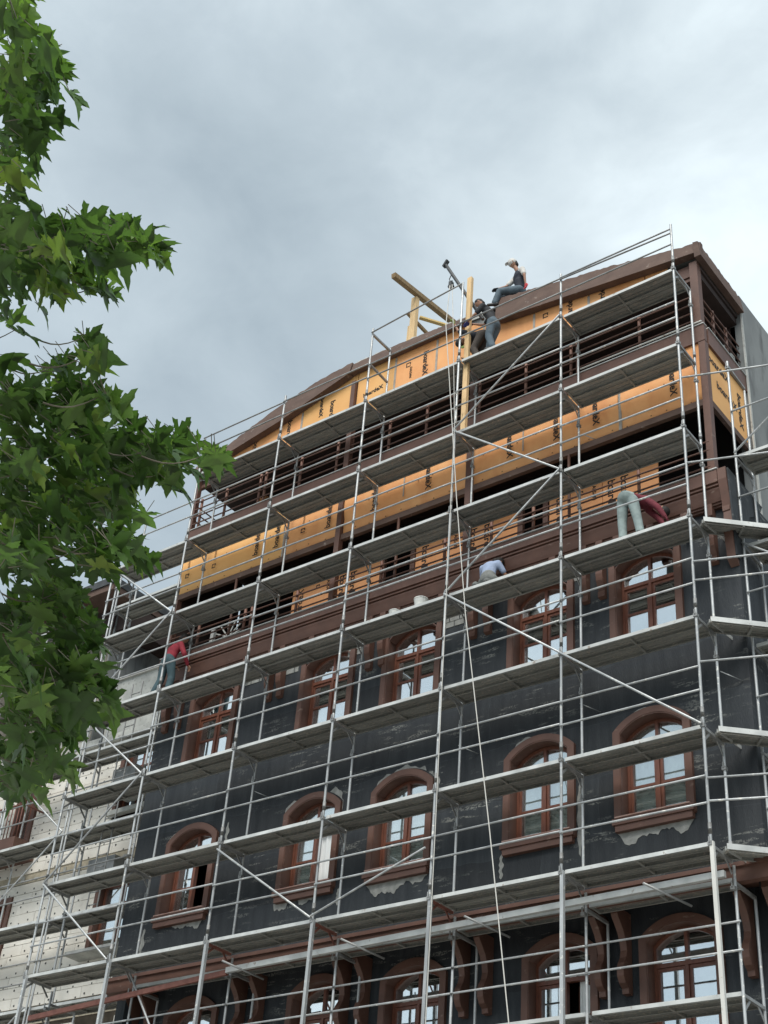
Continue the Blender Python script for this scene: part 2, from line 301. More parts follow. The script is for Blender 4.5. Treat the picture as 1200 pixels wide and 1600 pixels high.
# ---- windows
ARC = {}
def window_meshes():
    # all in a local frame: x centre 0, y 0 = wall face, z 0 = bottom of the surround
    ou = arch(0, .728, 1.74, .33, 14); inn = arch(0, .60, 1.69, .26, 14)
    def band(y0, y1):
        mb = MB()
        O = [(-.728, 0)]+ou+[(.728, 0)]; I = [(-.60, 0)]+inn+[(.60, 0)]
        k = len(O)
        vs = [(x, y0, z) for x, z in O]+[(x, y0, z) for x, z in I]+[(x, y1, z) for x, z in O]+[(x, y1, z) for x, z in I]
        fs = []
        for i in range(k-1):
            fs += [(i, i+1, k+i+1, k+i), (2*k+i, 3*k+i, 3*k+i+1, 2*k+i+1), (i, 2*k+i, 2*k+i+1, i+1), (k+i, k+i+1, 3*k+i+1, 3*k+i)]
        fs += [(0, k, 3*k, 2*k), (k-1, 3*k-1, 4*k-1, 2*k-1)]
        return mb.add(vs, fs)
    ARC['surround'] = band(-.07, -.002).mesh('surround', 'brown', centre=(0, 0, 0))[0]
    # lining of the reveal
    mb = MB(); P = [(-.602, .0)]+arch(0, .602, 1.692, .262, 14)+[(.602, 0)]; Q = [(-.585, .0)]+arch(0, .585, 1.68, .25, 14)+[(.585, 0)]
    k = len(P)
    vs = [(x, -.06, z) for x, z in P]+[(x, -.06, z) for x, z in Q]+[(x, .30, z) for x, z in P]+[(x, .30, z) for x, z in Q]; fs = []
    for i in range(k-1): fs += [(i, i+1, k+i+1, k+i), (2*k+i, 3*k+i, 3*k+i+1, 2*k+i+1), (k+i, k+i+1, 3*k+i+1, 3*k+i), (i, 2*k+i, 2*k+i+1, i+1)]
    ARC['reveal'] = mb.add(vs, fs).mesh('reveal', 'brown', centre=(0, 0, 0))[0]
    # straight jambs only (upper row, arch casing not fitted yet)
    ARC['jambs'] = MB().box(-.728, -.604, -.07, -.002, .0, 1.77).mesh('jamb', 'brown', centre=(0, 0, 0))[0]; ARC['jamb_r'] = MB().box(.604, .728, -.07, -.002, .0, 1.77).mesh('jamb', 'brown', centre=(0, 0, 0))[0]
    mb = MB().box(-.74, .74, -.13, .17, .02, .13).box(-.70, .70, -.10, .17, -.09, .017); ARC['sill'] = mb.mesh('sill', 'brown', centre=(0, 0, 0))[0]
    mb = MB().box(-.68, .68, -.15, .16, .133, .155); ARC['sill_cap'] = mb.mesh('sill_cap', 'sill', centre=(0, 0, 0))[0]
    # fixed frame with arch light
    fr = MB(); y0, y1 = .17, .24
    o2 = [(-.583, .16)]+arch(0, .583, 1.678, .248, 12)+[(.583, .16)]; i2 = [(-.535, .16)]+arch(0, .535, 1.635, .23, 12)+[(.535, .16)]; k = len(o2)
    vs = [(x, y0, z) for x, z in o2]+[(x, y0, z) for x, z in i2]+[(x, y1, z) for x, z in o2]+[(x, y1, z) for x, z in i2]; fs = []
    for i in range(k-1): fs += [(i, i+1, k+i+1, k+i), (2*k+i, 3*k+i, 3*k+i+1, 2*k+i+1), (k+i, k+i+1, 3*k+i+1, 3*k+i)]
    fr.add(vs, fs); fr.box(-.535, .535, y0, y1, .16, .21); fr.box(-.535, .535, y0-.015, y1, 1.31, 1.38)
    fr.box(-.03, .03, y0-.01, y1, 1.38, 1.87)
    ARC['frame'] = fr.mesh('frame', 'wood_frame', centre=(0, 0, 0))[0]
    ARC['mullion'] = MB().box(-.028, .028, y0-.02, y1, .21, 1.31).mesh('mullion', 'wood_frame', centre=(0, 0, 0))[0]
    sa = MB(); W_, H0, H1 = .503, .215, 1.305           # sash hinged at x=0 of its local frame, extends to -x
    sa.box(-W_, -W_+.05, -.025, .025, H0, H1).box(-.05, 0, -.025, .025, H0, H1).box(-W_+.05, -.05, -.025, .025, H0, H0+.05).box(-W_+.05, -.05, -.025, .025, H1-.05, H1).box(-W_+.05, -.05, -.023, .023, .74, .785)
    ARC['sash'] = sa.mesh('sash', 'wood_frame', centre=(0, 0, 0))[0]
    ARC['pane_low'] = MB().box(-W_+.05, -.05, -.004, .004, H0+.05, .74).mesh('pane', 'glass', centre=(0, 0, 0))[0]
    ARC['pane_high'] = MB().box(-W_+.05, -.05, -.004, .004, .785, H1-.05).mesh('pane', 'glass', centre=(0, 0, 0))[0]
    ar = [p for p in arch(0, .535, 1.635, .23, 12)]
    lp = [p for p in ar if p[0] < -.03]; lp = [(-.535, 1.38)]+lp+[(-.03, 1.863), (-.03, 1.38)]
    ARC['pane_arch'] = MB().prism(lp, .198, .206).mesh('pane', 'glass', centre=(0, 0, 0))[0]
    rp = [(-x, z) for x, z in lp]
    ARC['pane_arch_r'] = MB().prism(rp, .198, .206).mesh('pane', 'glass', centre=(0, 0, 0))[0]
    for key, xs in (('curtain', (-.5, .5)), ('curtain_l', (-.5, -.17)), ('curtain_r', (.2, .5))):
        c = MB(); nn = 26
        vs = []; 
        for i in range(nn+1):
            x = xs[0]+(xs[1]-xs[0])*i/nn; y = .285+.020*math.sin(i*1.3)+.010*math.sin(i*3.1)
            vs += [(x, y, .18), (x, y, 1.85)]
        c.add(vs, [(2*i, 2*i+2, 2*i+3, 2*i+1) for i in range(nn)])
        ARC[key] = c.mesh('curtain', 'curtain', smooth=True, centre=(0, 0, 0))[0]
window_meshes()
def make_window(parent, cx, wy, zb, jambs=False, open_l=0, open_r=0, curtain=None, sill=True, lab=None):
    w_ = inst(ARC['frame'], 'window', parent, (cx, wy, zb))
    P = (cx, wy, zb)
    inst(ARC['jambs' if jambs else 'surround'], 'jamb' if jambs else 'surround', w_, P)
    if jambs: inst(ARC['jamb_r'], 'jamb', w_, P)
    inst(ARC['reveal'], 'reveal', w_, P); inst(ARC['mullion'], 'mullion', w_, P)
    if sill: inst(ARC['sill'], 'sill', w_, P); inst(ARC['sill_cap'], 'sill_cap', w_, P)
    inst(ARC['pane_arch'], 'pane', w_, P); inst(ARC['pane_arch_r'], 'pane', w_, P)
    from mathutils import Quaternion
    for side, ang in ((-1, open_l), (1, open_r)):
        # hinge on the jamb side
        q = Quaternion((0, 0, 1), math.pi+ang if side < 0 else -ang)
        hp = (cx+side*.533, wy+.205, zb)
        if side < 0: q = Quaternion((0, 0, 1), math.pi+ang)
        inst(ARC['sash'], 'sash', w_, hp, q); inst(ARC['pane_low'], 'pane', w_, hp, q); inst(ARC['pane_high'], 'pane', w_, hp, q)
    if curtain: inst(ARC[curtain], 'curtain', w_, P)
    if curtain == 'curtain':
        for c_ in w_.children:
            if c_.name.startswith('pane'): c_.material_slots[0].link = 'OBJECT'; c_.material_slots[0].material = M['glass_clear']
    if lab: w_['label'] = lab
    return w_
cur = {'A': ['curtain_l', 'curtain_l', 'curtain_r', 'curtain_l', 'curtain_l'], 'B': ['curtain', 'curtain', 'curtain', 'curtain', 'curtain_l'], 'C': [None, 'curtain_r', None, None, 'curtain_l']}
for i, cx in enumerate(WX):
    make_window(hotel, cx, 1.0, ROWA, jambs=True, curtain=cur['A'][i])
    make_window(hotel, cx, 1.0, ROWB, curtain=cur['B'][i], open_r=R(38) if i in (3, 4) else 0, open_l=R(0), lab='window with its right sash swung inward' if i in (3, 4) else None)
    make_window(hotel, cx, 1.7, ROWC, curtain=cur['C'][i], open_r=R(30) if i == 1 else 0)

# ---- light mortar patches round the surrounds
def patch(cx, z0, x0, x1, z1, seed, y=.992, wy=None):
    rnd = random.Random(seed); top = []; bot = []; nn = 34; ph = [rnd.uniform(0, 6) for _ in range(4)]; H_ = z1-z0; W_ = max(.3, x1-x0)
    for i in range(nn+1):
        t_ = i/nn; x = x0+(x1-x0)*t_; en = min(1, t_*9, (1-t_)*9)
        f_ = .5+.28*math.sin(t_*W_*5+ph[0])+.16*math.sin(t_*W_*13+ph[1])+.09*math.sin(t_*W_*31+ph[2])+.07*math.sin(t_*W_*60+ph[3])
        top.append((x+.01*math.sin(i), z1+.004*math.sin(i*1.1))); bot.append((x, z1-H_*en*max(.15, min(1.1, f_+.15))))
    mb = MB(); n_ = nn+1
    vs = [(x, y, z) for x, z in top]+[(x, y, z) for x, z in bot]+[(x, y+.0075, z) for x, z in top]+[(x, y+.0075, z) for x, z in bot]
    fs = []
    for i in range(nn): fs += [(i, n_+i, n_+i+1, i+1), (i, i+1, 2*n_+i+1, 2*n_+i), (n_+i, 3*n_+i, 3*n_+i+1, n_+i+1)]
    mb.add(vs, fs).build('mortar_patch', 'mortar', hotel)
def arch_patch(cx, zb, a0, a1, th, seed):
    rnd = random.Random(seed); ar = arch(cx, .735, zb+1.77, .33, 30); ar = [(cx-.735, zb+1.1), (cx-.735, zb+1.3), (cx-.735, zb+1.5)]+ar+[(cx+.735, zb+1.5), (cx+.735, zb+1.3), (cx+.735, zb+1.1)]
    k = len(ar); i0, i1 = int(a0*k), int(a1*k); seg = ar[i0:i1]; seg = [q for a_, b_ in zip(seg, seg[1:]) for q in (a_, ((a_[0]+b_[0])/2, (a_[1]+b_[1])/2))]+[seg[-1]]; mb = MB(); vs = []; n_ = len(seg)
    for j, (x, z) in enumerate(seg):
        d = Vector((x-cx, 0, z-(zb+1.0))).normalized(); t_ = th*.75*(.5+.3*math.sin(j*.33+seed)+.16*math.sin(j*.8+2*seed)+.06*rnd.uniform(-1, 1))*min(1, j/3, (n_-1-j)/3)
        vs += [(x, .992, z), (x+d.x*t_, .992, z+d.z*t_)]
    mb.add(vs, [(2*j, 2*j+1, 2*j+3, 2*j+2) for j in range(n_-1)]).build('mortar_patch', 'mortar', hotel)
patch(0, .66, -2.1, -.72, .88, 1); patch(0, .64, -7.35, -5.95, .88, 2); patch(0, .72, -9.62, -9.25, .90, 3); patch(0, .78, -9.0, -8.6, .9, 4); patch(0, .74, -12.35, -11.5, .88, 5)
def vpatch(x0, x1, z0, z1, seed):       # narrow upright smear with uneven sides
    nn = 22; A = []; B = []
    for i in range(nn+1):
        t_ = i/nn; e_ = math.sin(math.pi*t_)**.35 if 0 < t_ < 1 else 0; c_ = (x0+x1)/2; h_ = (x1-x0)/2
        A.append((c_-h_*e_*(.8+.2*math.sin(i*1.1+seed)), z0+(z1-z0)*t_)); B.append((c_+h_*e_*(.6+.4*math.sin(i*.7+2*seed)), z0+(z1-z0)*t_))
    vs = [(x, .992, z) for x, z in A]+[(x, .992, z) for x, z in B]
    MB().add(vs, [(i, nn+1+i, nn+2+i, i+1) for i in range(nn)]).build('mortar_patch', 'mortar', hotel)
vpatch(-4.44, -4.33, .50, .95, 6); vpatch(-2.88, -2.74, .62, 1.95, 8); vpatch(-13.2, -13.05, .2, .95, 9); vpatch(-5.86, -5.78, 2.25, 2.75, 4); vpatch(-8.06, -7.96, .62, .95, 3); vpatch(-11.2, -11.08, 2.3, 2.9, 2)
arch_patch(WX[1], ROWB, .12, .5, .10, 3); arch_patch(WX[2], ROWB, .1, .8, .13, 4); arch_patch(WX[3], ROWB, .08, .32, .16, 5); arch_patch(WX[3], ROWB, .68, .95, .22, 6); arch_patch(WX[4], ROWB, .1, .3, .12, 7); arch_patch(WX[2], ROWB, .8, .97, .16, 9); arch_patch(WX[0], ROWB, .28, .5, .05, 11)
for (a, b, z0) in ((-5.88, -5.40, 5.95), (-8.35, -7.95, 6.0), (-10.05, -9.70, 6.05), (-2.95, -2.75, 6.1), (-11.3, -10.75, 6.1)):
    for q in range(4):
        x = a-(.12 if q % 2 else 0)
        while x < b:
            x1 = min(x+.23, b); MB().box(max(a, x)+.006, x1-.006, .988, .9995, z0+q*.13, z0+q*.13+.115).build('block', 'mortar', hotel) if x1-max(a, x) > .04 else None
            x += .24
# ---- lower cornice, its soffit and the S-shaped brackets
MB().prism([(.90, -.02), (.90, -.32), (1.02, -.33), (1.05, -.27), (1.69, -.12), (1.69, -.02)], XL, XR+.1, 'x').build('cornice', 'brown', hotel)
MB().box(XL, XR+.14, .86, .898, -.09, -.02).build('cornice_moulding', 'brown', hotel)
S_low = [(1.69, -.02), (1.24, -.02), (1.23, -.14), (1.27, -.20), (1.34, -.27), (1.43, -.38), (1.50, -.52), (1.53, -.66), (1.50, -.78), (1.43, -.88), (1.39, -.98), (1.40, -1.1), (1.46, -1.2), (1.55, -1.26), (1.56, -1.34), (1.69, -1.34)]
S_low = [(a, b-.20) for a, b in S_low]
br_low = MB().prism(S_low, -.06, .06, 'x').mesh('bracket', 'brown', centre=(0, 0, 0))[0]
for x in (-5.50, -5.02, -2.76, -2.34, -8.15, -7.68, -10.72, -10.24, -.20, .27, -13.2, -13.65):
    inst(br_low, 'bracket', hotel, (x, 0, 0))
# ---- upper cornice
prof = [(1.0, 6.66), (.93, 6.66), (.93, 6.70), (.89, 6.70), (.89, 6.735), (.86, 6.74), (.835, 6.80), (.80, 6.90), (.775, 6.96), (.77, 6.985), (.79, 6.99), (.79, 7.01), (.745, 7.015), (.745, 7.045), (.76, 7.05), (.76, 7.07), (.715, 7.075), (.715, 7.33), (.74, 7.36), (1.0, 7.36)]
MB().prism(prof, XL-.02, .25, 'x').build('cornice', 'brown', hotel)
MB().box(XL-.02, .26, .70, .99, 7.362, 7.382).build('cornice_cap', 'deck_edge', hotel)
S_up = [(.99, 6.73), (.84, 6.73), (.84, 6.48), (.90, 6.44), (.90, 6.36), (.86, 6.25), (.825, 6.1), (.82, 5.98), (.84, 5.84), (.89, 5.72), (.93, 5.66), (.90, 5.64), (.90, 5.52), (.99, 5.50)]
br_up = MB().prism(S_up, -.07, .07, 'x').mesh('bracket', 'brown', centre=(0, 0, 0))[0]
for x in (-5.15, -4.80, -2.62, -2.27, -7.72, -7.38, -10.45, -10.12, -13.55, -13.15, -.02, .32):
    inst(br_up, 'bracket', hotel, (x, 0, 0))
# bulkhead between cornice brackets (row of small brown blocks under the cornice)
for x in (-5.9, -6.4, -3.3, -1.9, -7.0, -1.2, -.5, -11.2, -9.3): MB().box(x-.07, x+.07, .84, .985, 6.2, 6.72).build('cornice_block', 'brown', hotel)
# brown corner console and the dark end panel of the cornice
MB().prism([(.75, 7.33), (2.2, 7.33), (2.0, 7.0), (1.55, 6.7), (1.2, 6.0), (.98, 5.45), (.85, 5.5), (.80, 6.7)], .424, .455, 'x').build('cornice_end_panel', 'dark', hotel)
MB().prism([(.72, 7.35), (.99, 7.35), (.99, 5.35), (.86, 5.45), (.80, 6.0), (.86, 6.5), (.80, 6.75), (.72, 7.1)], .26, .420, 'x').build('corner_console', 'brown', hotel)

# ---- loggia floors, roof deck, columns
TY = .90
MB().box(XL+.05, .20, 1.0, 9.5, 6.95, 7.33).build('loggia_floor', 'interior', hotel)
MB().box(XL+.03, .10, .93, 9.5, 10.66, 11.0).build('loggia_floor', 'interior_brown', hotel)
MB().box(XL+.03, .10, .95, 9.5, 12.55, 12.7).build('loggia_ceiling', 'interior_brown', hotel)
def sq(name, x, y, z0, z1, w_, mat='brown'): return MB().box(x-w_/2, x+w_/2, y-w_/2, y+w_/2, z0, z1).build(name, mat, hotel)
sq('corner_post', .05, .905, 11.09, 12.84, .17); sq('corner_post', XL+.02, .9, 7.385, 9.05, .14); sq('corner_post', XL+.02, .9, 11.09, 12.8, .12)
MB().box(.035, .175, .83, .985, 7.39, 10.64).build('corner_post', 'brown', hotel)
for x in (-5.34, -8.85): sq('column', x, .872, 7.39, 10.60, .135); sq('column', x, .89, 11.09, 12.45, .14)
sq('column', -8.87, .872, 12.46, 13.72, .12)
sq('column', -12.72, 2.2, 11.01, 12.54, .22, 'orange_deep')
# recessed wall of the middle loggia with orange panels, door gaps between
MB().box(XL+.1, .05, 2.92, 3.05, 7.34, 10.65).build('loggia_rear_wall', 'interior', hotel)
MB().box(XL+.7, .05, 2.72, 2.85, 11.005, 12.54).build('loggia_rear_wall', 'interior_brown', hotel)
def text(s_, name, parent, loc, size, rot, mat='print', bold=.004):
    cu = bpy.data.curves.new(name, 'FONT'); cu.body = s_; cu.size = size; cu.offset = bold; cu.align_x = 'CENTER'; cu.align_y = 'CENTER'; cu.space_character = 1.0; cu.extrude = .0015; cu.resolution_u = 3
    to = bpy.data.objects.new(name, cu); COL.objects.link(to); dg = bpy.context.evaluated_depsgraph_get()
    me = bpy.data.meshes.new_from_object(to.evaluated_get(dg)); COL.objects.unlink(to); bpy.data.objects.remove(to)
    me.materials.clear(); me.materials.append(M[mat])
    o = bpy.data.objects.new(name, me); link(o, parent, loc); o.rotation_euler = rot; return o
def board(x0, x1, z0, z1, y, mat='orange', wavy=0, poly=None):
    if poly: return MB().prism(poly, y, y+.03).build('sheathing_board', mat, hotel)
    if not wavy: return MB().box(x0, x1, y, y+.03, z0, z1).build('sheathing_board', mat, hotel)
    mb = MB(); ps = [(z0, 0), (z0+.22, .0), (z0+.30, -.008), (z0+.42, .0), (z0+.56, -.035), (z0+.70, -.055), (z0+.8, -.05), (z1, -.03)]
    nx = max(2, int((x1-x0)/.3)); vs = []; k = len(ps)
    for i in range(nx+1):
        x = x0+(x1-x0)*i/nx
        for j, (z, d) in enumerate(ps): vs.append((x, y+d+(.006*math.sin(x*3.1+j) if 0 < j < k-1 else 0)-.0, z))
    n0 = len(vs); vs += [(v[0], y+.04, v[2]) for v in vs[:n0]]
    fs = [(i*k+j, i*k+j+1, (i+1)*k+j+1, (i+1)*k+j) for i in range(nx) for j in range(k-1)]
    mb.add(vs, fs+[(n0+a, n0+d, n0+c, n0+b) for a, b, c, d in fs]+[(i*k, (i+1)*k, n0+(i+1)*k, n0+i*k) for i in range(nx)])
    return mb.build('sheathing_board', mat, hotel, smooth=True)
DN, UP = -math.pi/2, math.pi/2        # print runs downward / upward
def _vp(b, s_, x, y, z, size, d, **k):
    o = text(s_, 'print', b, (x, y-.006, z), size, (0, 0, 0), **k)
    o.rotation_mode = 'QUATERNION'; o.rotation_quaternion = (Matrix.Rotation(-d, 3, 'Y') @ Matrix.Rotation(math.pi/2, 3, 'X')).to_quaternion(); return o
def logo(b, x, y, z, s_=.1, skew=0):
    mb = MB()
    q = s_/2; t_ = .022
    mb.box(x-q, x+q, y-.006, y-.003, z-q, z-q+t_).box(x-q, x+q, y-.006, y-.003, z+q-t_, z+q).box(x-q, x-q+t_, y-.006, y-.003, z-q+t_, z+q-t_).box(x+q-t_, x+q, y-.006, y-.003, z-q+t_*2.5, z+q-t_)
    return mb.build('print', 'print', b)
# the band
bx = [(.02, -1.72, 'orange'), (-1.78, -5.26, 'orange'), (-5.42, -8.77, 'orange'), (-8.93, -10.52, 'orange'), (-10.56, -13.84, 'orange_yellow')]
band = []
for a, b, mt_ in bx:
    o = board(b, a, 9.21, 10.64, TY, mt_, wavy=1); band.append(o)
MB().box(-1.78, -1.72, TY-.03, TY+.02, 9.21, 10.64).build('seam_strip', 'seam', hotel); MB().box(-7.1, -7.07, TY-.062, TY-.055, 9.6, 10.64).build('seam_strip', 'seam', hotel); MB().box(-10.56, -10.52, TY-.04, TY+.02, 9.21, 10.64).build('seam_strip', 'seam', hotel); MB().box(-4.02, -3.99, TY-.062, TY-.055, 9.6, 10.64).build('seam_strip', 'seam', hotel)
PY = TY-.058
for i, x, d in ((0, -.56, DN), (1, -2.28, DN), (1, -3.2, DN), (1, -4.33, DN), (2, -6.42, DN), (2, -7.9, UP), (3, -9.2, UP), (4, -10.75, UP), (4, -11.38, UP)):
    _vp(band[i], 'boardeX', x, PY, 9.93 if d == DN else 9.9, .215, d)
for x, z, i in ((-9.95, 9.72, 3), (-12.72, 9.68, 4), (-13.6, 9.68, 4)): logo(band[i], x, PY, z, .12); _vp(band[i], 'DALSAN', x+.0, PY, z+.32, .075, UP, bold=.001, mat='print_faint')
MB().box(XL, .10, TY-.045, TY+.05, 9.06, 9.206).build('band_edge_trim', 'brown_dusty', hotel)
MB().box(XL-.02, .18, TY-.08, TY+.028, 10.643, 11.06).build('edge_beam', 'brown', hotel)
MB().box(XL-.02, .19, TY-.10, TY+.04, 11.062, 11.082).build('edge_flashing', 'deck_edge', hotel)
# recessed panels
for j, (a, b) in enumerate(((-10.65, -8.12), (-7.15, -4.54), (-3.78, -1.30))):
    xs = [a, (a+b)/2, b]
    for q in range(2):
        o = board(xs[q]+.006, xs[q+1]-.006, 7.34, 8.80, 1.52, 'orange_deep')
    mid = (a+b)/2
    for xx, dd in ((a+.25, DN if j else UP), (mid+.2, DN), (b-.75, DN)): _vp(o, 'boardeX', xx, 1.52, 8.2, .24, dd)
    logo(o, a+.75, 1.52, 8.55); _vp(o, 'DALSAN', a+1.05, 1.52, 8.5, .12, DN, bold=.001)
for x0 in (-8.11, -7.28, -4.53, -3.92): MB().box(x0, x0+.12, 1.50, 1.58, 7.34, 8.85).build('door_frame', 'brown', hotel)
# railings: four rails and thin posts
def railing(z0, zs, posts, ztop, x0, x1, yy):
    for z in zs: tube('rail', (x0, yy, z), (x1, yy, z), .018, 'brown', hotel)
    for x in posts: tube('railing_post', (x, yy+.04, z0), (x, yy+.04, ztop), .034, 'rail_brown', hotel)
railing(11.08, (11.27, 11.49, 11.72, 11.93), (-1.26, -2.72, -2.88, -4.0, -5.2, -6.62, -7.67, -9.2, -10.32, -11.45, -11.62, -12.75, -13.6), 12.02, XL, .1, .86)
railing(7.385, (7.56, 7.74, 7.94, 8.14), (-1.4, -3.75, -4.75, -5.9, -7.55, -9.9, -11.25, -11.45, -12.9), 8.22, XL, .1, .84)
for x in (-2.93, -7.18, -11.9): tube('railing_post', (x, .88, 7.385), (x, .88, 9.08), .032, 'brown', hotel)
for z in (11.27, 11.49, 11.72, 11.93): tube('rail', (.10, .86, z), (.10, 2.7, z), .018, 'brown', hotel); tube('rail', (XL, .86, z), (XL, 2.7, z), .018, 'brown', hotel)
for y in (1.55, 2.15): tube('railing_post', (.07, y, 11.08), (.07, y, 12.02), .034, 'brown', hotel)
for z in (7.70, 7.88, 8.06): tube('rail', (XL, .84, z), (XL, 2.7, z), .018, 'brown', hotel)
# rubble standing on the side of the top loggia
for k_ in range(9): 
    rr = random.Random(k_); MB().box(-.25+rr.random()*.2, .02, 2.15+k_*.055, 2.2+k_*.055, 11.01, 11.25+rr.random()*.45).build('rubble_block', 'concrete_light', hotel)
# right side return of the top storeys
side_board = MB().box(.105, .14, .99, 2.68, 9.21, 10.64).build('sheathing_board', 'orange_yellow', hotel)
so_ = side_board
for y, z, d in ((1.45, 10.35, -.25), (1.75, 9.85, -.1), (2.35, 9.9, DN)):
    o = text('boardeX', 'print', so_, (.146, y, z), .25, (0, 0, 0)); o.rotation_mode = 'QUATERNION'
    o.rotation_quaternion = (Matrix.Rotation(-d if d == DN else 0, 3, 'X') @ Matrix.Rotation(math.pi/2, 3, 'Z') @ Matrix.Rotation(math.pi/2, 3, 'X')).to_quaternion() if d != DN else (Matrix.Rotation(math.pi/2, 3, 'Z') @ Matrix.Rotation(math.pi/2, 3, 'Y') @ Matrix.Rotation(math.pi/2, 3, 'X')).to_quaternion()
MB().box(.09, .17, 1.0, 2.70, 9.06, 9.206).build('band_edge_trim', 'brown_dusty', hotel)
MB().box(.10, .19, .995, 2.72, 10.643, 11.06).build('edge_beam', 'brown', hotel)
MB().box(.10, .21, .995, 2.72, 11.062, 11.082).build('edge_flashing', 'deck_edge', hotel)
gw = MB(); 
gw.prism([(2.72, 7.2), (9.8, 7.2), (9.8, 13.5), (2.72, 13.36)], -.05, .21, 'x'); gw.build('party_wall', 'concrete', hotel)
MB().box(.20, .235, 2.70, 2.76, 7.4, 13.2).build('wall_edge_mortar', 'concrete_light', hotel)
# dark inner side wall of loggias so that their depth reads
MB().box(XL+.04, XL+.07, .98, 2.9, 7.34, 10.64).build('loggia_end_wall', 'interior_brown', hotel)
# ---- gable boards between header and fascia
FB = .10
def fb(x):   # underside of fascia
    P = [(-13.9, 12.72), (-12.48, 12.98), (-11.08, 13.25), (-9.9, 13.57), (-8.83, 13.86), (-5.73, 13.86), (-4.6, 13.42), (-3.0, 13.22), (-1.1, 12.99), (.25, 12.84)]
    for (a, b), (c, d) in zip(P, P[1:]):
        if x <= c: return b+(d-b)*(x-a)/(c-a)+FB
    return P[-1][1]+FB
def ft(x):
    P = [(-13.95, 13.1), (-12.72, 13.45), (-11.4, 13.92), (-10.04, 14.22), (-8.79, 14.36), (-7.6, 14.36), (-6.1, 14.27), (-5.3, 14.2), (-4.72, 14.27), (-3.0, 13.92), (-1.73, 13.69), (-.38, 13.38), (.27, 13.26)]
    for (a, b), (c, d) in zip(P, P[1:]):
        if x <= c: return b+(d-b)*(x-a)/(c-a)
    return P[-1][1]
MB().box(XL, .1, .93, 1.02, 12.45, 12.548).build('gable_header', 'brown', hotel)
gx = [-.55, -1.08, -2.43, -3.81, -5.15, -6.46, -7.66, -8.80, -10.50, -12.1, -13.3]
gb = []
MB().box(-.54, .1, TY, TY+.03, 12.55, 12.86).build('gable_end_board', 'brown', hotel)
for j, (b, a) in enumerate(zip(gx, gx[1:])):
    xs = [a+.012+(b-a-.024)*q/4 for q in range(5)]
    poly = [(xs[0], 12.55), (xs[-1], 12.55)]+[(x, max(12.6, fb(x)+.05)) for x in reversed(xs)]
    gb.append(board(0, 0, 0, 0, TY, 'orange_yellow' if j in (6, 7) else 'orange', poly=poly))
for x in (-2.43, -3.81, -6.46, -7.66, -10.5, -5.15): MB().box(x-.028, x+.028, TY-.008, TY-.002, 12.56, fb(x)-.02).build('seam_strip', 'seam', hotel)
for s_, x, z, sz, d, j in (('boardeX', -6.78, 13.38, .25, DN, 5), ('boardeX', -5.95, 12.95, .22, .12, 4), ('boardeX', -9.55, 13.1, .25, DN, 7), ('boardeX', -10.9, 13.05, .25, DN, 8), ('boardeX', -8.3, 13.2, .2, .1, 6), ('boardeX', -2.9, 13.12, .25, UP, 2), ('boardeX', -2.1, 13.05, .25, UP, 1), ('boardeX', -12.0, 12.85, .25, DN, 8), ('boardeX', -9.9, 13.4, .2, DN, 7)):
    if abs(d) == math.pi/2: _vp(gb[j], s_, x, TY, z, sz*.82, d)
    else:
        _vp(gb[j], s_, x, TY, z, sz*.82, d)
logo(gb[5], -7.28, TY, 13.55, .13); _vp(gb[5], 'DALSAN', -7.2, TY, 13.28, .09, DN, bold=.001); logo(gb[3-1], -3.52, TY, 13.22, .13); logo(gb[3], -4.62, TY, 12.92, .05)
fx = MB()
for x in [(-13.6+.43*q) for q in range(32)]:
    for z_, y_ in ((9.28, TY-.012), (9.9, TY-.062), (10.5, TY-.044)):
        q_ = x+.05*math.sin(x*7+z_); fx.add([(q_+.017*math.cos(t*math.pi/3), y_, z_+.03*math.sin(x*5)+.017*math.sin(t*math.pi/3)) for t in range(6)], [tuple(range(6))])
    if x > -12.5 and x < -.8: fx.add([(x+.017*math.cos(t*math.pi/3), TY-.004, 12.75+.017*math.sin(t*math.pi/3)) for t in range(6)], [tuple(range(6))])
fx = fx.build('fastener', 'print_faint', hotel); fx['kind'] = 'stuff'
# ---- fascia: three lengths with ragged tops, roof deck behind
def fascia(xa, xb, y0, y1, dz=0, mat='brown_dusty', rag=.02, nn=60, seed=1, name='fascia'):
    rnd = random.Random(seed); xs = [xa+(xb-xa)*i/nn for i in range(nn+1)]; mb = MB(); n_ = nn+1
    tp = [ft(x)+dz+rnd.uniform(-rag, rag)*1.0 for x in xs]; bt = [fb(x) for x in xs]
    vs = [(x, y0-.06, b) for x, b in zip(xs, bt)]+[(x, y0+.02, a) for x, a in zip(xs, tp)]+[(x, y1, b) for x, b in zip(xs, bt)]+[(x, y1, a) for x, a in zip(xs, tp)]
    fs = [(0, n_, 3*n_, 2*n_), (n_-1, 3*n_-1, 4*n_-1, 2*n_-1)]
    for i in range(nn): fs += [(i, i+1, n_+i+1, n_+i), (2*n_+i, 3*n_+i, 3*n_+i+1, 2*n_+i+1), (n_+i, n_+i+1, 3*n_+i+1, 3*n_+i), (i, 2*n_+i, 2*n_+i+1, i+1)]
    return mb.add(vs, fs).build(name, mat, hotel)
fascia(-13.95, -8.95, .76, .88, seed=1); fascia(-8.93, -5.62, .78, .88, dz=-.08, seed=2, rag=.008); fascia(-4.74, .27, .76, .88, seed=3)
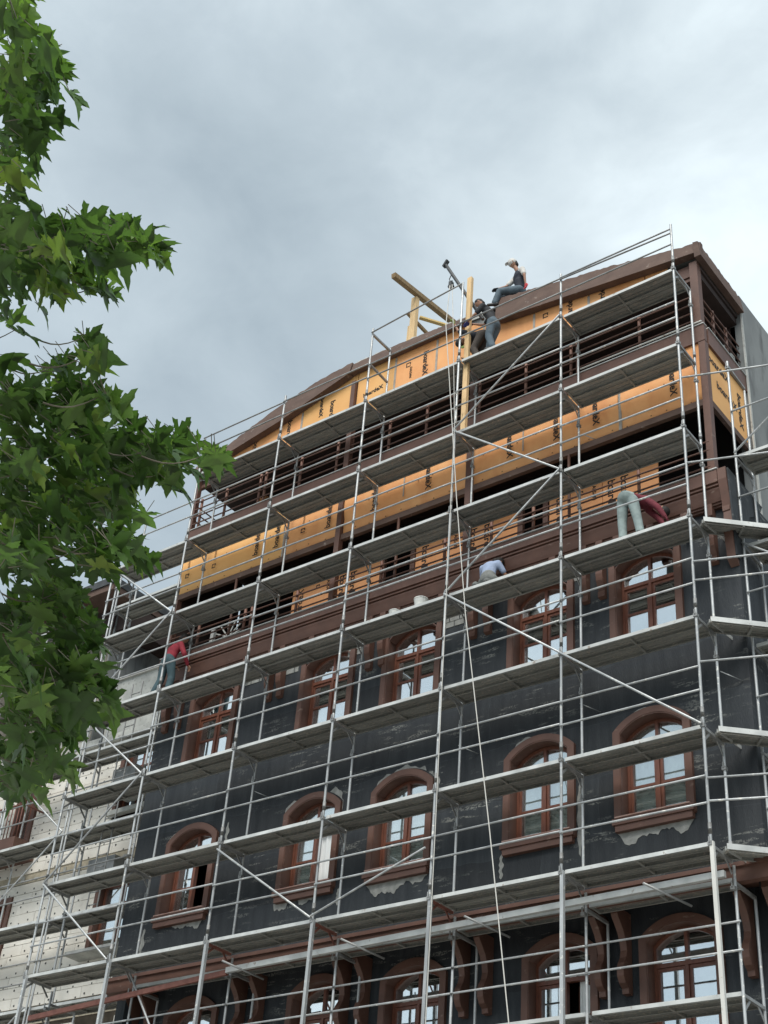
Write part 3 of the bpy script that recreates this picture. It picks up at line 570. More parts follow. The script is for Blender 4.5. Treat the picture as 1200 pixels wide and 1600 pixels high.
# concrete upstand showing over the middle length
rnd = random.Random(5); nn = 40; mb = MB(); xs = [-9.1+(3.9)*i/nn for i in range(nn+1)]; n_ = nn+1
vs = []
for x in xs: vs.append((x, .885, ft(x)-.16))
for x in xs: vs.append((x, .90, ft(x)+.03+rnd.uniform(-.05, .05)))
for x in xs: vs.append((x, 1.3, ft(x)+.04+rnd.uniform(-.05, .05)))
mb.add(vs, [(r_*n_+i, r_*n_+i+1, (r_+1)*n_+i+1, (r_+1)*n_+i) for r_ in range(2) for i in range(nn)]).build('concrete_upstand', 'concrete_light', hotel)
# soffit board and roof slab following the gable line
rx = [-13.9, -12.5, -11.4, -10.0, -8.8, -7.6, -6.1, -5.2, -4.7, -3.0, -1.7, -.4, .12]
mb = MB(); n_ = len(rx); vs = [(x, .93, fb(x)+.10) for x in rx]+[(x, .93, ft(x)-.02) for x in rx]+[(x, 9.7, fb(x)+.10) for x in rx]+[(x, 9.7, ft(x)-.02) for x in rx]
fs = [(0, n_, 3*n_, 2*n_), (n_-1, 3*n_-1, 4*n_-1, 2*n_-1)]
for i in range(n_-1): fs += [(i, i+1, n_+i+1, n_+i), (2*n_+i, 3*n_+i, 3*n_+i+1, 2*n_+i+1), (n_+i, n_+i+1, 3*n_+i+1, 3*n_+i), (i, 2*n_+i, 2*n_+i+1, i+1)]
mb.add(vs, fs).build('roof_slab', 'concrete', hotel)
# side fascia running back along the right side
rnd = random.Random(8); nn = 26; mb = MB(); vs = []
ys = [.70+(2.02)*i/nn for i in range(nn+1)]; n_ = nn+1
vs = [(.29, y, 12.82) for y in ys]+[(.24, y, 13.25+rnd.uniform(-.025, .025)) for y in ys]+[(.15, y, 12.82) for y in ys]+[(.13, y, 13.25+rnd.uniform(-.02, .02)) for y in ys]
fs = [(0, n_, 3*n_, 2*n_), (n_-1, 3*n_-1, 4*n_-1, 2*n_-1)]
for i in range(nn): fs += [(i, i+1, n_+i+1, n_+i), (2*n_+i, 3*n_+i, 3*n_+i+1, 2*n_+i+1), (n_+i, n_+i+1, 3*n_+i+1, 3*n_+i), (i, 2*n_+i, 2*n_+i+1, i+1)]
mb.add(vs, fs).build('side_fascia', 'brown_dusty', hotel)
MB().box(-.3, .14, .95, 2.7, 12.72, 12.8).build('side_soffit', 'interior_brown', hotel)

# ================================================================= WHITE BUILDING (left, set back)
WY = 2.8
white = empty('building', (-22, 6.5, GROUND), 'building clad in white insulation boards beyond the dark building', 'building')
MB().box(-31, XL-.01, WY+.35, 9.5, GROUND, 7.15).build('wall', 'joint', white)
MB().box(-31, -18.45, WY+.35, 9.5, 7.153, 11.3).build('wall', 'joint', white)
MB().box(-18.448, -18.40, WY+.02, 9.5, 7.16, 11.3).build('return_wall', 'concrete', white)
MB().box(-18.39, XL-.3, 3.15, 3.3, 7.16, 9.12).build('terrace_parapet', 'concrete_light', white)
MB().box(-18.39, XL-.3, 3.08, 3.36, 9.12, 9.2).build('parapet_coping', 'prop', white)
MB().box(-18.44, XL-.02, WY-.15, WY+.6, 6.95, 7.16).build('terrace_edge', 'concrete_light', white)
# eaves
MB().box(-31.5, -17.8, 2.0, 9.8, 11.32, 11.50).build('eaves_soffit', 'brown_dusty', white)
MB().box(-31.52, -17.78, 1.96, 9.82, 11.503, 11.72).build('roof_edge', 'roof_dark', white)
MB().box(-18.39, -17.82, 2.85, 9.7, 10.6, 11.3).build('eaves_box', 'interior_brown', white)
MB().box(-31, -18.42, WY-.06, WY+.01, 10.7, 11.3).build('frieze', 'interior_brown', white)
wins = [(-20.75, -19.95, 4.75, 6.9), (-20.95, -20.05, 1.45, 3.35), (-16.95, -15.7, 4.95, 6.85), (-16.95, -15.5, 1.55, 3.25), (-20.8, -20.0, -1.2, .8), (-16.9, -15.6, -1.9, -.2)]
bands = [(3.66, 3.98), (.08, .4), (-.9, -.55)]
BH = .262; bm_cache = {}
z = -1.6; row = 0; cnt = 0
dots = MB()
while z < 10.7:
    x = -24.2+(row*.47) % 1.2 - 1.2
    bad = any(a-.02 < z+.1 < b for a, b in bands)
    while x < XL-.1:
        x0, x1 = max(x, -24.2), min(x+1.2, XL-.012 if z < 7.0 else -18.46)
        segs = [(x0, x1)]
        for a, b, c, d in wins:
            if z+BH > c and z < d:
                ns = []
                for s0, s1 in segs:
                    if b <= s0 or a >= s1: ns.append((s0, s1))
                    else:
                        if s0 < a: ns.append((s0, a))
                        if b < s1: ns.append((b, s1))
                segs = ns
        for s0, s1 in segs:
            if s1-s0 < .08 or bad: continue
            w_ = round(s1-s0-.014, 2); th = random.Random(row*99+int(x*10)).choice((.0, .003, .006))
            if w_ not in bm_cache: bm_cache[w_] = MB().box(0, w_, -.03, .016, 0, BH-.012).mesh('facade_board', 'board', centre=(0, 0, 0))[0]
            if cnt < 292: inst(bm_cache[w_], 'facade_board', white, (s0+.007, WY-th, z)); cnt += 1
            q = s0+.13
            while q < s1-.05:
                zz = z+BH*(.3 if int(q*10) % 2 else .7); dots.add([(q+.028*math.cos(t*math.pi/3), WY-.038, zz+.028*math.sin(t*math.pi/3)) for t in range(6)], [tuple(range(6))])
                dots.add([(q+.3+.024*math.cos(t*math.pi/3), WY-.038, z+.02+.024*math.sin(t*math.pi/3)) for t in range(6)], [tuple(range(6))]) if q+.33 < s1 else None
                q += .62
        x += 1.2
    z += BH; row += 1
print('white boards', cnt)
o = dots.build('board_fixing', 'black', white); o['kind'] = 'stuff'
for a, b in bands: MB().box(-24, XL-.02, WY-.012, WY+.015, a, b).build('adhesive_band', 'adhesive', white)
for a, b in bands:
    for k_ in range(16):
        rr = random.Random(k_+int(a*10)); x = -22+k_*.52; MB().box(x, x+.08+.1*rr.random(), WY-.03, WY-.015, a+.04, a+.06+.16*rr.random()).build('adhesive_blob', 'concrete_light', white)
for a, b, c, d in wins:
    f_ = MB(); f_.box(a, a+.13, WY-.08, WY+.3, c, d).box(b-.13, b, WY-.08, WY+.3, c, d).box(a+.13, b-.13, WY-.08, WY+.3, d-.13, d)
    f_ = f_.build('window', 'brown', white)
    MB().box(a+.13, b-.13, WY+.10, WY+.16, c, c+.07).box((a+b)/2-.035, (a+b)/2+.035, WY+.10, WY+.16, c+.07, d-.2).box(a+.13, b-.13, WY+.10, WY+.16, d-.2, d-.13).box(a+.13, a+.2, WY+.10, WY+.16, c+.07, d-.2).box(b-.2, b-.13, WY+.10, WY+.16, c+.07, d-.2).box(a+.2, b-.2, WY+.11, WY+.15, c+(d-c)*.62, c+(d-c)*.62+.06).build('frame', 'wood_frame', f_)
    MB().box(a+.16, b-.16, WY+.125, WY+.133, c+.05, d-.15).build('pane', 'glass', f_)
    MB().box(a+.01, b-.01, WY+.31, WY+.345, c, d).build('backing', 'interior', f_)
    MB().box(a-.05, b+.05, WY-.2, WY-.04, c-.12, c).build('sill', 'concrete_light' if a > -18 else 'brown', f_)
    MB().box(a+.13, a+.13+(b-a-.26)*.45, WY+.18, WY+.19, c+.1, d-.1).build('curtain', 'curtain', f_)
# small balcony and bracket on the far left
bal = MB().box(-21.1, -19.6, WY-.75, WY-.05, 4.2, 4.62).build('balcony', 'brown', white)
for k_ in range(12): tube('baluster', (-21.05+k_*.13, WY-.7, 4.62), (-21.05+k_*.13, WY-.7, 5.5), .014, 'rust', bal)
tube('handrail', (-21.1, WY-.7, 5.5), (-19.6, WY-.7, 5.5), .025, 'rust', bal); tube('handrail', (-19.6, WY-.7, 5.5), (-19.6, WY-.05, 5.5), .025, 'rust', bal)
MB().box(-16.4, -15.4, WY-.75, WY-.1, 5.1, 5.25).build('balcony_slab', 'concrete_light', white)
MB().box(-16.75, -15.95, WY-.42, WY-.06, 5.26, 5.9).build('shutter_box', 'steel_dark', white)
MB().box(-17.0, -16.1, WY-.42, WY-.06, 3.3, 3.62).build('shutter_box', 'steel_dark', white)
MB().box(-17.1, -15.4, WY-.5, WY-.05, 1.33, 1.42).build('sill_board', 'concrete_light', white)

# ================================================================= SCAFFOLDS
def deck_mesh(length):
    mb = MB(); l = length; w_ = .32
    mb.box(.02, l-.02, 0, w_, -.006, 0)                                   # tread
    mb.box(.02, l-.02, w_-.004, w_, -.07, -.0065)                         # inner web
    mb.box(.02, l-.02, .05, w_-.05, -.016, -.0065)
    for x in (.02, l/2-.02, l-.06): mb.box(x, x+.04, .004, w_-.0045, -.062, -.0165)
    for yy in (.10, .21): mb.box(.06, l-.06, yy, yy+.012, -.03, -.0165)
    mb.box(.02, l-.02, .010, .03, -.07, -.062); mb.box(.02, l-.02, w_-.03, w_-.0045, -.07, -.062)
    return mb.mesh('deck_plank', 'deck', centre=(0, 0, 0))[0], MB().box(.02, l-.02, -.004, .004, -.060, .003).mesh('plank_edge', 'deck_edge', centre=(0, 0, 0))[0]
DK = {}
def deck(parent, x0, x1, y, z, rot=0, planks=2):
    key = round(x1-x0, 3)
    if key not in DK: DK[key] = deck_mesh(key)
    from mathutils import Quaternion
    for k_ in range(planks):
        q = Quaternion((0, 0, 1), rot) if rot else Quaternion()
        off = Vector((-math.sin(rot), math.cos(rot), 0))*(.035+k_*.335)
        rr = random.uniform(-.006, .006)
        o = inst(DK[key][0], 'deck_plank', parent, Vector((x0, y, z+rr))+off, q); inst(DK[key][1], 'plank_edge', o, Vector((x0, y, z+rr))+off, q)
coup = MB().box(-.035, .035, -.045, .035, -.03, .03).box(-.012, .012, -.06, -.045, .01, .10).mesh('coupler', 'steel_dark', centre=(0, 0, 0))[0]
guss = None
def transom(parent, x, y0, y1, z, mat='steel_dark', gusset=True):
    t_ = MB().bar((x, y0, z-.075), (x, y1, z-.075), .045, .05)
    if gusset:
        t_.bar((x, y0+.02, z-.28), (x, y0+.22, z-.09), .012, .04); t_.bar((x, y1-.02, z-.28), (x, y1-.22, z-.09), .012, .04)
    return t_.build('transom', mat, parent)
CX = [0, -2.584, -5.152, -7.707, -10.28, -12.887, -15.35]
LZ = {1: -2.0, 2: 0.0, 3: 1.956, 4: 3.981, 5: 6.010, 6: 8.010, 7: 10.042, 8: 12.030}
sc = empty('scaffold', (-7, 0, GROUND), 'galvanised steel scaffold standing along the front of the dark building', 'scaffold')
TOP = [13.23, 13.22, 14.36, 14.21, 13.30, 13.10, 12.9]
for i, x in enumerate(CX):
    tube('standard', (x, 0, LZ[2]-.1), (x, 0, TOP[i]), .0255, 'steel', sc, 10)
    itop = 14.2 if i == 3 else (12.95 if i in (0, 6) else 12.0)
    itop = {0: 11.97, 1: 11.97, 2: 11.97, 3: 14.1, 4: 11.97, 5: 11.97, 6: 11.97}[i]
    tube('standard', (x, .69, -.1), (x, .69, itop), .0245, 'steel', sc, 10)
    tube('standard', (x, .76, GROUND+.13), (x, .76, -.12), .0245, 'steel', sc, 10)
    tube('standard', (x, 1.46, GROUND+.13), (x, 1.46, -.40), .0245, 'steel', sc, 10)
    xo = x+.16 if i == 0 else x-.04
    MB().bar((x+.02, .0, -.02), (x+(.1 if i == 0 else 0), 0, GROUND+.13), .062, .062, up=(0, 1, 0)).build('prop', 'prop' if i == 0 else 'steel', sc)
    transom(sc, x, .76, 1.46, -.32, gusset=False); transom(sc, x, .76, 1.46, -2.0)
    for l in range(2, 9):
        if i == 6 and l == 8: continue
        transom(sc, x, 0, .69, LZ[l], 'rust' if l == 2 and i in (2, 3, 4) else 'steel_dark')
        inst(coup, 'coupler', sc, (x, 0, LZ[l]-.05)); inst(coup, 'coupler', sc, (x, .69, LZ[l]-.5))
    for l in range(2, 9):
        tube('spigot_collar', (x, 0, LZ[l]+.10), (x, 0, LZ[l]+.28), .031, 'steel_dark', sc, 10)
        if l < 8: tube('spigot_collar', (x, .69, LZ[l]+.10), (x, .69, LZ[l]+.24), .030, 'steel', sc, 10)
    if i == 3: MB().bar((x, 0, 14.03), (x, .69, 14.03), .05, .05).build('transom', 'steel_dark', sc); MB().bar((x, .0, 13.1), (x, .69, 13.05), .05, .04).build('transom', 'steel_dark', sc)
for i in range(6):
    x1, x0 = CX[i], CX[i+1]
    for l in range(2, 9):
        if i == 5 and l == 8: continue
        deck(sc, x0+.03, x1-.03, 0.0, LZ[l])
        for h in ((.60, 1.04) if l > 1 else (1.0,)):
            hh = h+random.uniform(-.03, .03)
            tube('guardrail', (x0, -.045, LZ[l]+hh), (x1, -.045, LZ[l]+hh+random.uniform(-.02, .02)), .0185, 'steel' if l < 8 else 'steel_dark', sc)
    # lower inner bay
    deck(sc, x0+.03, x1-.03, .79, LZ[1]); 
    for zz in (-1.0, -1.43): tube('guardrail', (x0, .72, zz), (x1+.06, .72, zz), .0185, 'steel', sc)
    if i < 5: deck(sc, x0+.03, x1-.03, .74, LZ[2]-.30, planks=1)
tube('guardrail', (CX[3], -.045, 14.05), (CX[2], -.045, 14.28), .0185, 'steel_dark', sc)
tube('guardrail', (CX[1], -.045, 13.03), (CX[0], -.045, 12.94), .0185, 'steel_dark', sc)
tube('guardrail', (CX[0]+.15, .80, 11.13), (-2.6, .80, 11.15), .017, 'prop', sc)
def brace(a, b, y=-.07, mat='steel', y2=None): tube('brace', (CX[a[0]] if a[0] < 7 else a[0], y, LZ[a[1]]-.04), (CX[b[0]], y if y2 is None else y2, LZ[b[1]]-.04), .021, mat, sc)
for a, b in (((1, 8), (2, 7)), ((2, 7), (1, 6)), ((1, 6), (2, 5)), ((2, 5), (1, 4)), ((1, 4), (0, 3)), ((6, 7), (5, 6)), ((5, 6), (6, 5)), ((6, 5), (5, 4)), ((5, 4), (6, 3)), ((6, 3), (5, 2))):
    brace(a, b, mat='steel')
tube('brace', (CX[4], -.07, LZ[3]-.2), (CX[3], -.07, .0), .021, 'steel', sc); tube('brace', (CX[3], -.07, .02), (CX[2]-.1, -.07, .85), .019, 'steel', sc)
tube('brace', (CX[5]+.1, .5, -.15), (CX[5]+1.9, .5, -2.6), .021, 'steel', sc)
for x in (-4.5, -1.2, -9.9, -7.1): tube('wall_tie', (x, .1, -.42), (x+.45, .80, -.62), .02, 'steel_dark', sc)
for x, z in ((.05, 3.2), (-2.62, 3.3), (-5.2, 3.1), (-10.3, 3.3), (-2.5, 9.3)): tube('wall_tie', (x, .69, z), (x+.25, .99, z-.1), .008, 'steel', sc)
# long edge beams under the second deck
MB().bar((-5.06, .42, -.42), (.0, .42, -.37), .08, .10).build('ledger_beam', 'deck_edge', sc)
MB().bar((-10.1, .46, -.47), (-4.95, .46, -.40), .07, .10).build('ledger_beam', 'deck_edge', sc)
MB().bar((-15.6, .50, -.72), (-10.12, .50, -.49), .06, .10).build('ledger_beam', 'rust', sc)

# scaffold round the right corner
sr = empty('scaffold', (1.6, 1.9, GROUND), 'second scaffold set back beside the right corner of the dark building', 'scaffold')
RX = [.48, 3.05, 5.62]; LR = {k_: v_-.17 for k_, v_ in LZ.items()}
for i, x in enumerate(RX):
    tube('standard', (x, 1.10, GROUND+.13), (x, 1.10, 10.12), .0245, 'steel', sr, 10); tube('standard', (x, 1.82, GROUND+.13), (x, 1.82, 10.0 if i else 9.9), .0245, 'steel', sr, 10)
    for l in range(1, 7): transom(sr, x, 1.10, 1.82, LR[l])
    inst(coup, 'coupler', sr, (x, 1.10, 9.95)); MB().bar((x, 1.10, 10.0), (x, 1.82, 9.95), .045, .045).build('transom', 'steel_dark', sr)
for i in range(2):
    for l in range(1, 7):
        deck(sr, RX[i]+.03, RX[i+1]-.03, 1.10, LR[l])
        tube('guardrail', (RX[i], 1.06, LR[l]+1.0), (RX[i+1], 1.06, LR[l]+1.0), .0185, 'steel', sr)
    if i == 0:
        for l in (6, 5, 3): tube('brace', (RX[0], 1.04, LR[l]), (RX[1], 1.04, LR[l-1] if l != 6 else LR[6]+1.9), .02, 'steel', sr)
for l in (2, 3, 4, 5): deck(sr, .12, 1.62, .24, LZ[l]-.005, rot=R(42), planks=1); MB().bar((.12+.03, .23, LZ[l]-.03), (.12+1.11, .23+.98, LZ[l]-.03), .012, .09).build('plank_edge', 'deck_edge', sr)
for l in (2, 3, 4, 5, 6):
    for h in ((1.0, .62) if l in (2, 4) else (1.08,)):
        tube('guardrail', (.03, -.03, LZ[l]+h), (3.05, 1.05, LZ[l]+h+.02), .0185, 'steel', sr)

# scaffold in front of the white building
sw = empty('scaffold', (-19, 2.1, GROUND), 'scaffold in front of the white clad building, left of the main scaffold', 'scaffold')
SX = [-14.75, -17.3, -19.87, -22.44, -25.0]; SY0, SY1 = 1.72, 2.40
SLZ = [-2.0, .03, 2.06, 4.14, 6.2, 8.3, 10.42]
for i, x in enumerate(SX):
    if i == 0: 
        tube('standard', (x, SY0, GROUND), (x, SY0, 8.3), .0245, 'steel', sw); tube('standard', (x, SY1, GROUND), (x, SY1, 8.3), .0245, 'steel', sw)
    else:
        tube('standard', (x, SY0, GROUND), (x, SY0, 11.6), .0245, 'steel', sw); tube('standard', (x, SY1, GROUND), (x, SY1, 11.4), .0245, 'steel', sw)
        tube('standard', (x+.14, SY0-.02, GROUND), (x+.14, SY0-.02, 11.5), .0245, 'steel', sw)
    for z_ in SLZ:
        if i == 0 and z_ > 9: continue
        transom(sw, x, SY0, SY1, z_)
for i in range(4):
    for j, z_ in enumerate(SLZ):
        if i == 0 and j in (5,): continue
        if i == 1 and j == 6: continue
        deck(sw, SX[i+1]+.03, SX[i]-.03, SY0, z_)
        for h in (.55, 1.02): tube('guardrail', (SX[i+1], SY0-.04, z_+h), (SX[i], SY0-.04, z_+h+.01), .0185, 'steel_dark', sw)
for i, j, sgn in ((1, 4, 1), (1, 3, 0), (2, 3, 1), (2, 4, 0), (3, 3, 0), (2, 2, 0), (1, 1, 0)):
    a, b = (SX[i+1], SX[i]) if sgn else (SX[i], SX[i+1]); tube('brace', (a, SY0-.07, SLZ[j]), (b, SY0-.07, SLZ[j-1]), .02, 'steel', sw)
for x in (-16.0, -16.35):
    tube('ladder_rail', (x, 2.05, 2.1), (x+.1, 2.05, 8.0), .018, 'steel_dark', sw)
for k_ in range(19): tube('ladder_rung', (-16.35+k_*.005, 2.05, 2.3+k_*.3), (-16.0+k_*.005, 2.05, 2.3+k_*.3), .013, 'steel_dark', sw)

# ================================================================= LOOSE THINGS
def thing_mesh(mb, name, mat, label, cat, group=None, smooth=False):
    o = mb.build(name, mat, smooth=smooth); return tag(o, label, cat, group)
thing_mesh(MB().bar((-5.02, .12, 10.07), (-5.17, .30, 14.75), .115, .085, up=(0, 1, 0)), 'timber_post', 'timber', 'tall upright timber held by the workers at the scaffold edge', 'timber')
thing_mesh(MB().bar((-7.75, .60, 16.50), (-7.70, 3.6, 16.95), .13, .13), 'timber_beam', 'timber_dark', 'long weathered timber beam jutting out over the roof edge', 'timber')
thing_mesh(MB().bar((-7.80, 1.6, 14.2), (-7.80, 1.6, 16.55), .16, .12, up=(0, 1, 0)), 'timber_post', 'timber', 'thick upright timber propping the beam above the roof', 'timber')
thing_mesh(MB().bar((-8.02, 1.7, 14.2), (-7.98, 1.7, 15.75), .08, .1, up=(0, 1, 0)), 'timber_post', 'timber', 'short thin upright timber left of the thick prop on the roof', 'timber')
thing_mesh(MB().bar((-7.72, 1.72, 15.95), (-6.55, 3.3, 15.85), .10, .05), 'timber_plank', 'timber_yellow', 'yellow plank running from the roof prop down to the right', 'timber')
thing_mesh(MB().bar((-7.95, 1.5, 16.05), (-7.35, 2.8, 15.1), .07, .07), 'timber_brace', 'timber_dark', 'dark slanting brace behind the roof prop', 'timber')
h = empty('hoist', (-5.16, 0, 13.9), 'steel pipe hoist arm with pulley clamped to the top of the scaffold', 'hoist')
tube('hoist_arm', (-6.00, .42, 15.74), (-4.95, .55, 13.55), .04, 'roof_dark', h); MB().bar((-6.06, .42, 15.70), (-5.95, .42, 15.86), .10, .05).build('arm_head', 'roof_dark', h)
MB().tube([(-5.80, .40, 15.30), (-5.84, .38, 15.15), (-5.80, .38, 15.02), (-5.74, .38, 15.05)], .012, 6).build('hook', 'black', h)
MB().tube([(-5.78, .34, 14.88), (-5.78, .42, 14.88)], .07, 12).build('pulley_wheel', 'black', h); MB().box(-5.82, -5.74, .33, .43, 14.82, 15.02).build('pulley_block', 'roof_dark', h)
inst(coup, 'clamp', h, (-5.16, .05, 14.1))
# ropes: sagging from the pulley to the street
def rope(pts, r, name, label):
    P = []
    for (a, b) in zip(pts, pts[1:]):
        for k_ in range(8): P.append(Vector(a).lerp(Vector(b), k_/8))
    P.append(Vector(pts[-1])); return thing_mesh(MB().tube(P, r, 6), name, 'rope', label, 'rope', smooth=True)
rope([(-5.78, .34, 14.88), (-5.40, -.22, 13.0), (-5.02, -.3, 10.0), (-4.80, -.3, 7.94), (-4.46, -.3, 5.17), (-3.77, -.3, .75), (-3.32, -.3, -2.4), (-2.4, -.35, -9.9)], .010, 'rope', 'pale rope slanting right from the pulley down across the facade')
rope([(-5.72, .34, 14.88), (-5.30, -.10, 13.2), (-5.08, -.12, 10.0), (-5.06, -.12, 6.0), (-5.02, -.12, 1.0), (-5.0, -.12, -4.0)], .008, 'rope', 'thin rope hanging straight beside the middle scaffold pole')
def bucket(x, y, z, s_, label, tilt=0):
    b = empty('bucket', (x, y, z), label, 'bucket')
    mb = MB(); n_ = 18; pr_ = [(.115, 0), (.15, .27), (.158, .27), (.158, .29), (.148, .29), (.112, .01)]
    vs = [(x+s_*r_*math.cos(2*math.pi*k_/n_), y+s_*r_*math.sin(2*math.pi*k_/n_), z+.004+s_*h_) for r_, h_ in pr_ for k_ in range(n_)]
    fs = [(i*n_+k_, i*n_+(k_+1) % n_, (i+1)*n_+(k_+1) % n_, (i+1)*n_+k_) for i in range(len(pr_)-1) for k_ in range(n_)]+[tuple(range(n_))]+[tuple((len(pr_)-1)*n_+k_ for k_ in range(n_))]
    mb.add(vs, fs).build('pail', 'bucket', b, smooth=False)
    MB().tube([(x-s_*.155+s_*.31*t/8, y-.05*s_, z+s_*(.27+.09*math.sin(math.pi*t/8))) for t in range(9)], .006, 5).build('handle', 'steel_dark', b)
    MB().box(x-.02, x+.02, y-.02, y+.3*s_, z+s_*.24, z+s_*.31).build('trowel', 'timber', b) if tilt else None
bucket(-5.98, .30, 6.02, .95, 'taller white mortar bucket nearer the middle scaffold pole')
bucket(-6.66, .34, 6.02, .78, 'lower white mortar bucket with a tool across it, left of the taller bucket', 1)
u = empty('bundle_of_laths', (-12.5, 1.9, 7.34), 'bundle of pale laths fanning out on the left end of the loggia', 'laths')
for k_ in range(6):
    a_ = R(15+27*k_); MB().bar((-12.55+.08*math.cos(a_), 1.5, 8.0+.06*math.sin(a_)), (-12.55+.5*math.cos(a_), 1.5, 8.0+.42*math.sin(a_)), .03, .02, up=(0, 1, 0)).build('lath', 'prop', u)
MB().bar((-12.55, 1.5, 7.34), (-12.55, 1.5, 8.05), .05, .04, up=(0, 1, 0)).build('post', 'prop', u)
MB().bar((-13.05, 1.45, 7.34), (-13.0, 1.45, 8.3), .10, .08, up=(0, 1, 0)).build('post', 'prop', u)

# ================================================================= PEOPLE
import bmesh
def blob_mesh(parts, voxel):                 # parts: list of (p0, p1, r0, r1, flat, lateral)
    bm = bmesh.new()
    for p0, p1, r0, r1, fl, lat in parts:
        p0, p1 = Vector(p0), Vector(p1); d = p1-p0; ln = d.length
        dz = d.normalized() if ln > 1e-6 else Vector((0, 0, 1))
        la = Vector(lat) if lat is not None else dz.orthogonal(); la = (la-dz*la.dot(dz))
        la = la.normalized() if la.length > 1e-5 else dz.orthogonal().normalized(); fr = dz.cross(la)
        rings = []; n_ = 12
        prof = [(-1.0, .02), (-.87, .5), (-.5, .87), (0, 1)]
        sec = [(p0+dz*a*r0*(fl if fl < 1 else 1), r0*b) for a, b in prof]+[(p1+dz*(-a)*r1*(fl if fl < 1 else 1), r1*b) for a, b in reversed(prof)]
        for c, r_ in sec: rings.append([bm.verts.new(c+la*r_*math.cos(2*math.pi*k_/n_)+fr*r_*fl*math.sin(2*math.pi*k_/n_)) for k_ in range(n_)])
        for A, B in zip(rings, rings[1:]):
            for k_ in range(n_): bm.faces.new((A[k_], A[(k_+1) % n_], B[(k_+1) % n_], B[k_]))
        bm.faces.new(list(reversed(rings[0]))); bm.faces.new(rings[-1])
    bmesh.ops.recalc_face_normals(bm, faces=bm.faces)
    me = bpy.data.meshes.new('tmp'); bm.to_mesh(me); bm.free()
    o = bpy.data.objects.new('tmp', me); COL.objects.link(o)
    r_ = o.modifiers.new('r', 'REMESH'); r_.mode = 'VOXEL'; r_.voxel_size = voxel; r_.use_smooth_shade = True
    s_ = o.modifiers.new('s', 'SMOOTH'); s_.iterations = 3; s_.factor = .5
    dg = bpy.context.evaluated_depsgraph_get(); me2 = bpy.data.meshes.new_from_object(o.evaluated_get(dg))
    COL.objects.unlink(o); bpy.data.objects.remove(o); bpy.data.meshes.remove(me); return me2
def person(J, lab, shirt, pants, cap=None, sleeves='short', glove=None, vest=None, shoe='black', hair=True, extra=None):
    V = {k_: Vector(v) for k_, v in J.items()}
    base = Vector((V['pel'].x, V['pel'].y, min(v.z for v in V.values())))
    root = empty('person', base, lab, 'person')
    lat = (V['shR']-V['shL']).normalized(); hlat = (V['hipR']-V['hipL']).normalized()
    up_ = (V['neck']-V['pel']).normalized(); front = Vector(J['face']).normalized()
    head = V['head']; hu = (head-V['neck']).normalized()
    hl = front.cross(hu).normalized()
    def limbs(g, arms, legs, shift=0):
        P = []
        for s_ in 'LR':
            if arms: P.append((V['sh'+s_], V['el'+s_], .052+g, .043+g, 1, None))
            if arms == 2: P.append((V['el'+s_], V['ha'+s_], .042+g, .030+g, 1, None))
            if legs: P.append((V['hip'+s_], V['kn'+s_], .083+g, .058+g, 1, None)); P.append((V['kn'+s_], V['ft'+s_]+Vector((0, 0, .09)), .058+g, .040+g, 1, None))
        return P
    mid = V['pel'].lerp(V['neck'], .45); chest = V['pel'].lerp(V['neck'], .74)
    def torso(g): return [(V['pel'], mid, .150+g, .142+g, .68, hlat), (mid, chest, .140+g, .172+g, .66, lat), (chest, V['shL'].lerp(V['shR'], .5), .17+g, .135+g, .6, lat), (V['shL'].lerp(V['shR'], .12), V['shL'].lerp(V['shR'], .88), .060+g, .060+g, 1, None)]
    # body with face, hands and fingers
    P = torso(-.012)+limbs(-.008, 2, 1)
    P.append((V['neck']-up_*.04, head-hu*.05, .055, .05, 1, None))
    P += [(head-hu*.035, head+hu*.035, .083, .088, 1.1, hl), (head-hu*.085+front*.03, head-hu*.03+front*.03, .05, .062, 1, hl), (head+front*.088-hu*.012, head+front*.102-hu*.03, .012, .015, 1, None), (head+front*.082-hu*.068, head+front*.084-hu*.068, .02, .02, .6, hl)]
    for s_ in (-1, 1): P.append((head+hl*.083*s_-hu*.02, head+hl*.088*s_+hu*.012, .016, .02, 1, None)); P.append((head+hl*.032*s_+front*.078+hu*.02, head+hl*.034*s_+front*.08+hu*.02, .012, .012, 1, None))
    hands = []
    for s_ in 'LR':
        d = (V['ha'+s_]-V['el'+s_]).normalized(); side = d.cross(Vector((0, 0, 1))); side = side.normalized() if side.length > .1 else Vector((1, 0, 0)); pal = d.cross(side)
        h0 = V['ha'+s_]; H = [(h0, h0+d*.07, .030, .036, .5, side)]
        for f_, ln in ((-1.5, .062), (-.5, .075), (.5, .07), (1.5, .055)):
            a = h0+d*.085+side*f_*.019; b = a+d*ln*.5+pal*.012; H += [(a, b, .0105, .010, 1, None), (b, b+d*ln*.35+pal*.03, .010, .009, 1, None)]
        a = h0+d*.02+side*.034; H += [(a, a+d*.04+side*.025, .013, .011, 1, None), (a+d*.04+side*.025, a+d*.07+side*.022+pal*.02, .011, .010, 1, None)]
        P += H; hands.append(H)
    me = blob_mesh(P, .014); me.materials.clear(); me.materials.append(M['skin'])
    def put(me, name, mat, lab_=None):
        me.materials.clear(); me.materials.append(M[mat]); me.transform(Matrix.Translation(-base)); o = bpy.data.objects.new(name, me); link(o, root, base)
        if lab_: o['label'] = lab_
        return o
    put(me, 'body', 'skin')
    S = torso(.014)
    S += [(V['sh'+s_], V['sh'+s_].lerp(V['el'+s_], .75 if sleeves == 'short' else 1), .070, .060, 1, None) for s_ in 'LR']
    if sleeves == 'long': S += [(V['el'+s_], V['el'+s_].lerp(V['ha'+s_], .93), .060, .044, 1, None) for s_ in 'LR']
    put(blob_mesh(S, .018), 'shirt', shirt)
